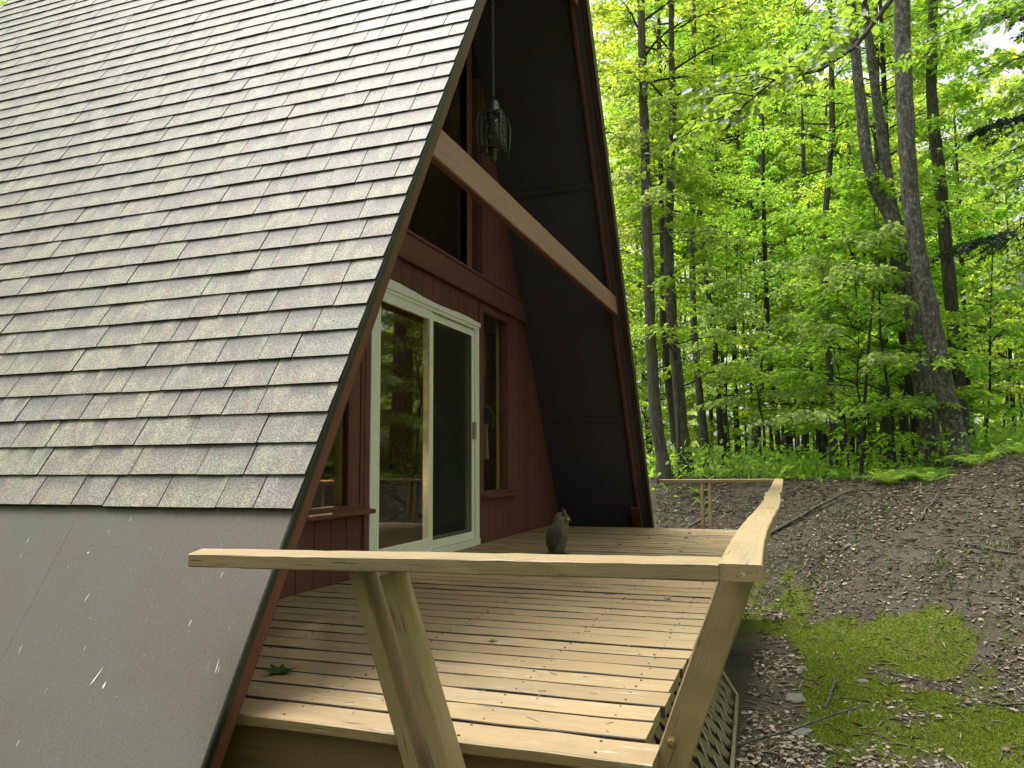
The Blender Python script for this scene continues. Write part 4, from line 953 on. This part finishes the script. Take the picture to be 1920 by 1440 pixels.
U0, U1, U2 = ('u', 0), ('u', 1), ('u', 2); T0, T1, T2 = ('t', 0), ('t', 1), ('t', 2); F0, F1 = ('f', 0), ('f', 1)
SPEC = [
 ('N', 'maple_tree', 'bark2', T0, 9.0, 1.0, 'thick leaning grey tree nearest at right, rooted on top of the bank', []),
 ('L', 'maple_tree', 'bark2', T2, 9.0, 0.9, 'lichen speckled pale tree leaning left just behind the nearest grey trunk', []),
 ('M', 'maple_tree', 'bark2', T1, 9.0, 0.9, 'dark curved stem crossing close behind the lichen speckled tree', []),
 ('O', 'maple_tree', 'bark', T0, 9.5, 1.0, 'straight forked tree right of and behind the leaning grey pair', [(U2, 5.5, 0.7)]),
 ('J', 'maple_tree', 'bark', T1, 6.5, 0.9, 'upright grey tree left of the lichen speckled leaning tree', []),
 ('K', 'maple_tree', 'bark3', T2, 7.0, 0.7, 'thin dark tree leaning left against the lichen speckled trunk', []),
 ('H', 'maple_tree', 'bark', T0, 6.5, 0.75, 'slim wavy tree standing midway along the crest of the bank', []),
 ('A', 'maple_tree', 'bark', T1, 7.0, 0.95, 'tall grey tree closest to the far roof edge', [(U1, 4.6, 0.75)]),
 ('B', 'maple_tree', 'bark', T2, 6.5, 0.9, 'second tall tree from the far roof edge, leaning slightly left', [(U0, 5.2, 0.6)]),
 ('X', 'maple_tree', 'bark3', T0, 6.0, 0.7, 'dark slim stem between the two tall trees by the roof edge', []),
 ('C', 'maple_tree', 'bark', T1, 5.5, 0.8, 'third tall slim tree from the far roof edge', []),
 ('E', 'birch_tree', 'bark2', T2, 5.0, 0.8, 'pale patchy trunk above the corner of the deck rail', []),
 ('F', 'maple_tree', 'bark3', T0, 4.5, 0.6, 'thin dark stem leaning left right of the pale patchy trunk', []),
 ('G', 'maple_tree', 'bark3', T1, 4.5, 0.8, 'straight dark stem behind the middle of the bank', []),
 ('I', 'maple_tree', 'bark3', U2, 3.8, 1.1, 'thin stem leaning left beside the slim wavy tree', []),
 ('D', 'maple_tree', 'bark3', T2, 4.8, 0.6, 'thin bent dark stem left of the pale patchy trunk', []),
 ('P', 'maple_tree', 'bark3', T0, 5.0, 0.7, 'thin stem at far right behind the ferns', []),
 ('Q', 'maple_tree', 'bark', T2, 4.5, 0.9, 'mid-distance trunk left of the upright grey tree', []),
 ('S', 'maple_tree', 'bark3', T1, 5.0, 0.9, 'dark trunk seen between the upright grey tree and the speckled tree', []),
 ('T', 'maple_tree', 'bark', T0, 4.5, 0.9, 'more distant trunk leaning left right of the slim wavy tree', []),
 ('U', 'maple_tree', 'bark3', T2, 4.5, 0.9, 'distant straight trunk right of the pale patchy trunk', []),
 ('V', 'maple_tree', 'bark3', T1, 4.0, 0.8, 'distant slim trunk left of the pale patchy trunk', []),
 ('W', 'maple_tree', 'bark', T0, 4.5, 0.9, 'most distant single trunk left of the upright grey tree', []),
]
for key, nm, bk, cr, cz, cs, lab, ex in SPEC:
    add_tree(nm, TREES[key], M[bk], cr, cz, cs * 0.75, lab, 'trees along the top of the bank', extra=ex)

SHORT = {'N': 'the thick leaning grey tree', 'L': 'the lichen speckled tree', 'O': 'the straight forked tree', 'J': 'the upright grey tree', 'H': 'the slim wavy tree', 'A': 'the tall tree nearest the roof', 'B': 'the second tall tree from the roof', 'C': 'the third tall tree from the roof', 'E': 'the pale patchy trunk'}
def base_u(x, o): q = px(Vector((x, -o, float(gz(x, o))))); return q[0], q[2]
ANCH = [(base_u(*TREES[k][0][:2]), v) for k, v in SHORT.items()]
def where(x, o):
    u, d = base_u(x, o); (ua, da), nm = min(ANCH, key=lambda q: abs(q[0][0] - u)); du = u - ua
    side = 'in line with' if abs(du) < 7 else ('just ' if abs(du) < 22 else '') + ('left of' if du < 0 else 'right of')
    far = 'in front and ' if d < da - 0.5 else 'a little behind and ' if d < da + 5 else 'well behind and ' if d < da + 12 else 'far behind and '
    return far + side + ' ' + nm
def rand_stem(x, o, h, r, lean=0.08):
    ax, ao = rt.uniform(-lean, lean), rt.uniform(-lean, lean); z = float(gz(x, o)); P = []
    for i in range(5):
        f = i / 4; P.append((x + ax * h * f + rt.uniform(-.08, .08) * (i > 0), o + ao * h * f + rt.uniform(-.08, .08) * (i > 0), z + h * f, r * (1 - 0.78 * f)))
    return P
def cam_az(d, azd):      # position at distance d, azimuth in degrees from the wall direction, outwards positive
    a = math.radians(azd); return CAM.x + d * math.cos(a), -CAM.y + d * math.sin(a)
# understory saplings
for i in range(46):
    d = rt.uniform(14.0, 36); a = rt.uniform(-10.5, 15.5); x, o = cam_az(d, a); h = rt.uniform(3.0, 6.0)
    pr = rt.choice((U0, U0, U1, U2, U2)); s = rt.uniform(0.7, 1.1)
    add_tree('sapling', rand_stem(x, o, h, rt.uniform(0.018, 0.04), 0.12), M['bark3'], pr, float(gz(x, o)) + rt.uniform(0.3, 1.9), s, ('pale' if pr == U1 else 'bright' if pr == U0 else 'green') + ' sapling ' + where(x, o), 'understory saplings', cat='sapling', flare=False, n=6)
# taller trees further in
for i in range(32):
    d = rt.uniform(24, 50); a = rt.uniform(-11, 16); x, o = cam_az(d, a); h = rt.uniform(9, 14); pr = rt.choice((F0, F1, F0, T1))
    add_tree('forest_tree', rand_stem(x, o, h, rt.uniform(0.045, 0.10), 0.05), M['bark3'], pr, float(gz(x, o)) + rt.uniform(1.5, 6.0), rt.uniform(0.8, 1.15), 'slender forest tree ' + where(x, o), 'forest trees behind the bank', n=6)
# tall crowns that close the canopy
for i in range(16):
    d = rt.uniform(20, 38); a = rt.uniform(-10.5, 6 if i < 12 else 15); x, o = cam_az(d, a); h = rt.uniform(10, 13); pr = rt.choice((F0, F1, T1))
    add_tree('forest_tree', rand_stem(x, o, h, rt.uniform(0.05, 0.09), 0.05), M['bark3'], pr, float(gz(x, o)) + rt.uniform(6.0, 9.5), rt.uniform(0.9, 1.2), 'tall high-crowned tree ' + where(x, o), 'high crowned forest trees', n=6)
# trees beyond the right edge of the view, mirrored in the door glass
for i in range(20):
    d = rt.uniform(11, 30); a = rt.uniform(17, 52); x, o = cam_az(d, a); h = rt.uniform(8, 13); pr = rt.choice((T0, T1, T2, F0))
    add_tree('forest_tree', rand_stem(x, o, h, rt.uniform(0.08, 0.2), 0.06), M['bark'], pr, float(gz(x, o)) + rt.uniform(3, 7.0), rt.uniform(0.8, 1.0), 'forest tree to the right, seen mirrored in the door glass', 'trees mirrored in the door', n=8)

# woods all round: the trees behind and beside the viewer
for i in range(22):
    a = 58 + i * 9.5 + rt.uniform(-3, 3); d = rt.uniform(10.5, 15); x, o = cam_az(d, a); h = rt.uniform(7, 10)
    if o < -5 and x > -3: continue
    add_tree('forest_tree', rand_stem(x, o, h, rt.uniform(0.08, 0.18), 0.05), M['bark'], rt.choice((F0, F1)), float(gz(x, o)) + rt.uniform(0.8, 2.0), rt.uniform(0.8, 0.95), 'forest tree standing behind the viewpoint', 'trees behind the viewpoint', n=8)

for i in range(17):  # denser unseen ring, added to block low sky light behind the viewer
    a = 102 + i * 9.6 + rt.uniform(-3, 3); d = rt.uniform(7.5, 9.5); x, o = cam_az(d, a); h = rt.uniform(7, 9)
    if o < -5 and x > -3: continue
    add_tree('forest_tree', rand_stem(x, o, h, rt.uniform(0.06, 0.14), 0.05), M['bark'], rt.choice((F0, F1)), float(gz(x, o)) + rt.uniform(0.4, 1.2), rt.uniform(0.75, 0.9), 'forest tree standing behind the viewpoint', 'trees behind the viewpoint', n=8)

for i in range(7):
    x, o = -1.0 + i * 1.9 + rt.uniform(-.5, .5), -8.5 - rt.uniform(0, 4); h = rt.uniform(8, 10)
    add_tree('forest_tree', rand_stem(x, o, h, rt.uniform(0.08, 0.14), 0.04), M['bark'], rt.choice((F0, F1)), float(gz(x, o)) + rt.uniform(2.0, 4.0), rt.uniform(0.8, 1.0), 'forest tree standing behind the back of the cabin', 'trees behind the cabin', n=8)

for i in range(14):
    d = rt.uniform(17, 40); a = rt.uniform(-27, -11.5); x, o = cam_az(d, a); h = rt.uniform(9, 13)
    add_tree('forest_tree', rand_stem(x, o, h, rt.uniform(0.06, 0.12), 0.05), M['bark'], rt.choice((F0, F1, T1)), float(gz(x, o)) + rt.uniform(2.0, 6.0), rt.uniform(0.85, 1.1), 'forest tree hidden beyond the far side of the cabin', 'trees beyond the cabin', n=8)

# far-off wood that closes the view
rg = np.random.RandomState(12); n_ = 72000
az = np.radians(rg.uniform(-32, 62, n_)); dd = rg.uniform(46, 70, n_); X = CAM.x + dd * np.cos(az); O_ = -CAM.y + dd * np.sin(az)
hmax = 33 - 21 * sm((np.degrees(az) - 2) / 5) + 3 * np.sin(az * 40) ; Z = 0.3 + hmax * rg.uniform(0, 1, n_) ** 1.35
D = rg.normal(0, 1, (n_, 3)); N = rg.normal(0, 0.6, (n_, 3)); N[:, 2] += 1
tag(obj('far_woodland', leaf_mesh('far_woodland', np.stack([X, -O_, Z], 1), D, N, rg.uniform(0.3, 0.65, n_), M['leafy'])), 'bright green mass of far-off woodland behind all the trunks', 'woodland', kind='stuff')

# ------------------------------------------------------------------ near branches reaching into the view from the right
def branch_tree(name, label, cat, base, top, r, branches, mat, bark, lsize, per, spread, group=None, hexa=True, ntw=9, tl=0.75, tilt=0.4, seed=3):
    zb = float(gz(base[0], base[1])) - 0.05; t = thing(name, W(base[0], base[1], zb), label, cat, group)
    rg = np.random.RandomState(seed)
    tm = trunk_mesh([(base[0], -base[1], zb, r * 1.2), (base[0] + (top[0] - base[0]) * .3, -(base[1] + (top[1] - base[1]) * .3), zb + (top[2] - zb) * .3, r), (top[0], -top[1], top[2], r * 0.5)], seed, bark)
    tm.transform(WM[t].inverted()); obj('trunk', tm, t, WM[t].copy())
    for b in branches:
        acc = ([], [], [], []); mb = MB(); P = [np.array((p[0], -p[1], p[2])) for p in b]; nseg = len(P) - 1
        mb.tube(P, [0.03 * (1 - 0.85 * i / nseg) + 0.003 for i in range(nseg + 1)], 6)
        for k in range(ntw):
            u = 0.25 + 0.74 * (k + rg.uniform(0, .7)) / ntw; u = min(0.99, u) * nseg; j = min(nseg - 1, int(u)); f = u - j
            p0 = P[j] * (1 - f) + P[j + 1] * f; d = P[j + 1] - P[j]; a = math.atan2(d[1], d[0]) + (1 if k % 2 else -1) * rg.uniform(0.35, 1.0); L = tl * rg.uniform(0.6, 1.2)
            tw = [p0 + np.array([math.cos(a), math.sin(a), 0]) * L * g + np.array([0, 0, 1]) * L * (-0.1 * g - 0.3 * g * g) for g in (0, .35, .7, 1)]
            mb.tube(tw, [0.008, 0.006, 0.004, 0.0015], 4); spray_leaves(rg, tw, per, lsize, spread, acc, tilt)
        spray_leaves(rg, P[-3:], per * 2, lsize, spread, acc, tilt)
        bo_ = mb.mesh('branch', bark, True); bo_.transform(WM[t].inverted()); bo_ = obj('branch', bo_, t, WM[t].copy())
        lme = leaf_mesh('foliage', *[np.concatenate(a) for a in acc], mat, hexa=hexa); lme.transform(WM[t].inverted()); obj('foliage', lme, bo_, WM[t].copy())
    return t
branch_tree('beech_tree', 'beech just out of view whose leafy branch hangs into the top of the picture', 'tree', (6.6, 7.9), (5.4, 6.7, 9.5), 0.16,
    [[(5.53, 6.83, 8.71), (4.09, 5.07, 6.49), (3.28, 3.82, 4.91), (3.01, 3.48, 4.39), (2.72, 3.17, 4.09), (2.49, 2.78, 3.95), (2.3, 2.44, 3.6)],
     [(5.53, 6.83, 8.71), (5.46, 5.9, 6.37), (5.0, 5.22, 5.45), (4.66, 4.8, 5.25)]], M['leafnear'], M['bark3'], 0.092, 52, 0.15, tl=1.05, ntw=15, seed=4)
branch_tree('maple_tree', 'maple just out of view at right with bright leafy sprays hanging in', 'tree', (7.2, 8.6), (5.9, 7.3, 8.2), 0.14,
    [[(5.89, 7.31, 6.95), (5.58, 6.08, 4.86), (5.1, 5.45, 4.1), (4.85, 5.1, 3.5)],
     [(5.89, 7.31, 6.95), (5.75, 6.32, 3.99), (5.45, 5.6, 3.2), (5.3, 5.3, 2.7)],
     [(5.89, 7.31, 6.95), (5.04, 6.13, 6.04), (4.55, 5.42, 4.8), (4.45, 5.2, 4.1)]], M['leafnear'], M['bark3'], 0.080, 56, 0.14, tl=0.6, ntw=12, seed=6)
hb = []
for i in range(9):
    z = 4.6 + i * 0.5; a = 2.4 + (i * 1.3) % 1.7; L = 2.7 - 0.15 * i
    c = np.array((12.0 - 0.05 * i, 7.45, z)); hb.append([tuple(c), tuple(c + np.array((math.cos(a) * L * .5, math.sin(-a) * L * .5, 0.05))), tuple(c + np.array((math.cos(a) * L, math.sin(-a) * L, -0.35)))])
branch_tree('hemlock_tree', 'dark hemlock with drooping needle sprays at the right edge', 'tree', (12.5, 7.45), (11.6, 7.6, 12.0), 0.15, hb, M['needle'], M['bark3'], 0.05, 240, 0.10, hexa=False, ntw=12, tl=0.7, tilt=0.6, seed=8)

# ------------------------------------------------------------------ ferns, fallen branches, stones
def fern_mesh(seed):
    rg = np.random.RandomState(seed); V = []; F = []
    for i in range(10):
        a = i * 0.63 + rg.uniform(-.3, .3); L = rg.uniform(0.38, 0.68); el = rg.uniform(0.8, 1.35); prev = None; bd = rg.uniform(-.35, .35); n = 22
        for q in range(n):
            u = q / (n - 1); a2 = a + bd * u; r = L * u * math.cos(el * 0.75); z = L * (math.sin(el) * u - rg.uniform(0.58, 0.62) * u * u)
            p = np.array([math.cos(a2) * r, math.sin(a2) * r, z]); s_ = np.array([-math.sin(a2), math.cos(a2), 0]); fw = np.array([math.cos(a2), math.sin(a2), 0.2])
            pl = (0.115 * math.sin(PI * min(1, 0.12 + u * 0.9)) * (1.05 - 0.75 * u) + 0.006) * rg.uniform(0.75, 1.15)
            for sg in (-1, 1):
                b = len(V); tip = p + s_ * sg * pl + fw * pl * 0.4 - np.array([0, 0, pl * rg.uniform(0.1, 0.5)]); wv = fw * 0.0055
                mid = p + (tip - p) * 0.45 + np.array([0, 0, 0.006])
                V += [p - wv, mid - wv * 1.25, tip, mid + wv * 1.25, p + wv]; F.append((b, b + 1, b + 2, b + 3, b + 4))
            if prev is not None:
                b = len(V); V += [prev - s_ * .003, prev + s_ * .003, p + s_ * .002, p - s_ * .002]; F.append((b, b + 1, b + 2, b + 3))
            prev = p
    return meshd('fern', V, F, M['fern'])
fm = [fern_mesh(s) for s in (1, 2, 3)]
rf = random.Random(15); spots = []
for i in range(20): x, o = cam_az(rf.uniform(12.4, 17.0), rf.uniform(-7.5, 5.5)); spots.append((x, o, rf.uniform(0.5, 0.85), 'low fern ' + where(x, o), 'ferns along the crest'))
for i in range(13): x, o = cam_az(rf.uniform(12.2, 14.2), rf.uniform(6.2, 9.2)); spots.append((x, o, rf.uniform(0.7, 1.1), 'bright fern ' + where(x, o), 'ferns by the leaning tree'))
for i in range(26): x, o = cam_az(rf.uniform(12.4, 17.0), rf.uniform(10.9, 15.0)); spots.append((x, o, rf.uniform(0.8, 1.35), 'tall fern ' + where(x, o), 'ferns at the right edge'))
for i, (x, o, s, lab, grp) in enumerate(spots):
    tag(obj('fern', fm[i % 3], None, Matrix.Translation(W(x, o, float(gz(x, o)) - 0.01)) @ Matrix.Rotation(rf.uniform(0, 6), 4, 'Z') @ Matrix.Scale(s, 4)), lab, 'fern', grp)

rg = np.random.RandomState(44); n_ = 1500; d = rg.uniform(13.2, 34, n_); a = np.radians(rg.uniform(-10.5, 15.5, n_)); X = CAM.x + d * np.cos(a); O_ = -CAM.y + d * np.sin(a)
kp = wav(X, O_, 0.8, 10) + rg.normal(0, 0.35, n_) > -0.05; X, O_ = X[kp], O_[kp]; k_ = 16; n_ = len(X) * k_; hh = np.repeat(rg.uniform(0.12, 0.75, len(X)), k_)
X = np.repeat(X, k_) + rg.normal(0, 0.28, n_); O_ = np.repeat(O_, k_) + rg.normal(0, 0.28, n_); Z = gz(X, O_) + hh * rg.uniform(0.1, 1.0, n_)
D = rg.normal(0, 1, (n_, 3)); N = rg.normal(0, 0.5, (n_, 3)); N[:, 2] += 1
tag(obj('undergrowth', leaf_mesh('undergrowth', np.stack([X, -O_, Z], 1), D, N, rg.uniform(0.06, 0.15, n_), M['leaf'], wide=0.3)), 'low leafy undergrowth covering the forest floor beyond the crest', 'undergrowth', kind='stuff')

def ground_stick(x, o, ang, L, r, label, seed, lift=0.0):
    rnd = random.Random(seed); pts = []; n = 7
    for i in range(n):
        f = i / (n - 1) - 0.5; px_, po = x + math.cos(ang) * L * f + rnd.uniform(-.02, .02) * L, o + math.sin(ang) * L * f + rnd.uniform(-.02, .02) * L
        pts.append(W(px_, po, float(gz(px_, po)) + r * 0.7 + lift * (i / (n - 1))))
    m = MB().tube(pts, [r * (1 - 0.6 * i / (n - 1)) for i in range(n)], 6, True, 0.1, rnd)
    for k in (2, 4):
        e = pts[k] + Vector((rnd.uniform(-.3, .3), rnd.uniform(-.3, .3), 0.03)) * L * 0.35; m.tube([pts[k], pts[k].lerp(e, .5) + Vector((0, 0, .01)), e], [r * .5, r * .35, r * .15], 4)
    tag(m.build('fallen_branch', M['bark'], None, True), label, 'branch')
ground_stick(7.4, 3.1, 1.2, 1.3, 0.028, 'long bare fallen branch on the bank right of the far rail corner', 1, 0.08)
ground_stick(7.6, 1.35, 0.9, 1.2, 0.030, 'grey fallen branch slanting behind the far rail', 2, 0.1)
ground_stick(6.6, 4.4, 0.4, 0.9, 0.016, 'short pale stick halfway up the middle of the bank', 3, 0.05)
ground_stick(5.0, 4.6, -0.5, 0.9, 0.014, 'thin bent stick low on the bank at right', 4, 0.04)
ground_stick(2.2, 3.0, 0.2, 0.7, 0.012, 'dark twig lying on bare soil beside the lattice', 5, 0.04)
ground_stick(2.3, 4.2, 2.2, 0.55, 0.012, 'little stick lying in the moss', 6, 0.03)
ground_stick(0.9, 2.72, 1.1, 0.9, 0.011, 'springy twig leaning up beside the lattice panel', 7, 0.25)
ground_stick(8.5, 5.9, 0.8, 1.0, 0.018, 'broken stick right of the thick leaning tree foot', 8, 0.05)
rk = random.Random(31)
STN = [(2.0, 2.75, .07), (2.9, 2.8, .05), (1.3, 2.78, .06), (2.6, 3.25, .045)]
def stone_mesh(r, seed):
    rnd = random.Random(seed); bm = bmesh.new(); bmesh.ops.create_icosphere(bm, subdivisions=2, radius=r)
    ph = [rnd.uniform(0, 6) for _ in range(6)]
    for v in bm.verts:
        c = v.co / r; k_ = 1 + 0.16 * math.sin(3 * c.x + ph[0]) + 0.14 * math.sin(4 * c.y + ph[1]) + 0.1 * math.sin(5 * c.z + ph[2] + c.x * 3); v.co = Vector((v.co.x * k_ * 1.3, v.co.y * k_, v.co.z * k_ * 0.4))
    me = bpy.data.meshes.new('stone'); bm.to_mesh(me); bm.free(); me.materials.append(M['stone']); return me
for i, (x, o, r) in enumerate(STN):
    tag(obj('stone', stone_mesh(r, i), None, Matrix.Translation(W(x, o, float(gz(x, o)) + r * 0.12)) @ Matrix.Rotation(rk.uniform(0, 6), 4, 'Z')), ['largest flat grey stone half sunk in the soil beside the lattice', 'flat grey stone farthest along the deck edge', 'flat grey stone nearest in the bare soil by the lattice', 'small flat stone at the edge of the moss'][i], 'stone', 'stones beside the deck')

# leaf litter, twigs and moss: uncountable
rg = np.random.RandomState(8)
def scatter(n, d0, d1, a0, a1):
    d = np.sqrt(rg.uniform(d0 ** 2, d1 ** 2, n)); a = np.radians(rg.uniform(a0, a1, n)); return CAM.x + d * np.cos(a), -CAM.y + d * np.sin(a)
x, o = scatter(52000, 3.2, 14.5, -9, 16)
pn = wav(x, o, 1.9, 22) + 0.6 * wav(x, o, 5.5, 2) + rg.normal(0, 0.28, len(x))
keep = (pn > -0.02) & (mossf(x, o) < rg.uniform(0.05, 0.8, len(x))) & ~((x < 5.0) & (o < 2.42)); x, o = x[keep], o[keep]; n_ = len(x)
D = rg.normal(0, 1, (n_, 3)); D[:, 2] *= 0.12; N = rg.normal(0, 0.26, (n_, 3)); N[:, 2] += 1
S_ = 0.010 + 0.045 * rg.uniform(0, 1, n_) ** 2.2 * np.where(rg.uniform(0, 1, n_) < 0.03, 1.7, 1)
tag(obj('leaf_litter', leaf_mesh('leaf_litter', np.stack([x, -o, gz(x, o) + 0.010 + rg.uniform(0, .014, n_)], 1), D, N, S_, M['litter'], wide=0.3, hexa=True)), 'brown and grey dead leaves strewn over the soil of the bank', 'leaf litter', kind='stuff')
x, o = scatter(8000, 3.2, 14.0, -9, 16); keep = (mossf(x, o) < rg.uniform(0.1, 1.3, len(x))) & ~((x < 5.0) & (o < 2.45)); x, o = x[keep], o[keep]; n_ = len(x)
D = rg.normal(0, 1, (n_, 3)); D[:, 2] *= 0.06; N = rg.normal(0, 0.2, (n_, 3)); N[:, 2] += 1
tag(obj('twig_litter', leaf_mesh('twig_litter', np.stack([x, -o, gz(x, o) + 0.012], 1), D, N, rg.uniform(0.05, 0.2, n_), M['twig'], wide=0.022)), 'thin dry twigs and stalks littering the bank', 'twig litter', kind='stuff')
x, o = scatter(120000, 3.6, 11.0, -5, 15); mm = mossf(x, o); keep = (mm > rg.uniform(0.2, 0.9, len(x))) & ~((x < 5.0) & (o < 2.45)); x, o = x[keep], o[keep]; n_ = len(x)
D = rg.normal(0, 0.7, (n_, 3)); D[:, 2] = np.abs(D[:, 2]) + 0.5; N = rg.normal(0, 1, (n_, 3))
tag(obj('moss', leaf_mesh('moss', np.stack([x, -o, gz(x, o) + 0.006], 1), D, N, rg.uniform(0.012, 0.034, n_), M['moss'], wide=0.22)), 'soft green moss carpet on the flat ground beside the deck', 'moss', kind='stuff')
# tufts of thin green seedlings and grass on the bank
x, o = scatter(2600, 8.5, 14.5, -9, 16); kp = (wav(x, o, 2.0, 20) + 0.5 * wav(x, o, 5.0, 7) + rg.normal(0, 0.22, len(x))) > 0.30; x, o = x[kp], o[kp]
x = np.repeat(x, 5) + rg.normal(0, .03, len(x) * 5); o = np.repeat(o, 5) + rg.normal(0, .03, len(o) * 5); n_ = len(x)
D = rg.normal(0, 0.5, (n_, 3)); D[:, 2] = np.abs(D[:, 2]) + 0.6; N = rg.normal(0, 1, (n_, 3)); N[:, 2] += 0.3
tag(obj('grass_tufts', leaf_mesh('grass_tufts', np.stack([x, -o, gz(x, o) + 0.03], 1), D, N, rg.uniform(0.03, 0.09, n_), M['tuft'], wide=0.12)), 'sparse green grass and seedlings sprouting along the bank', 'grass', kind='stuff')
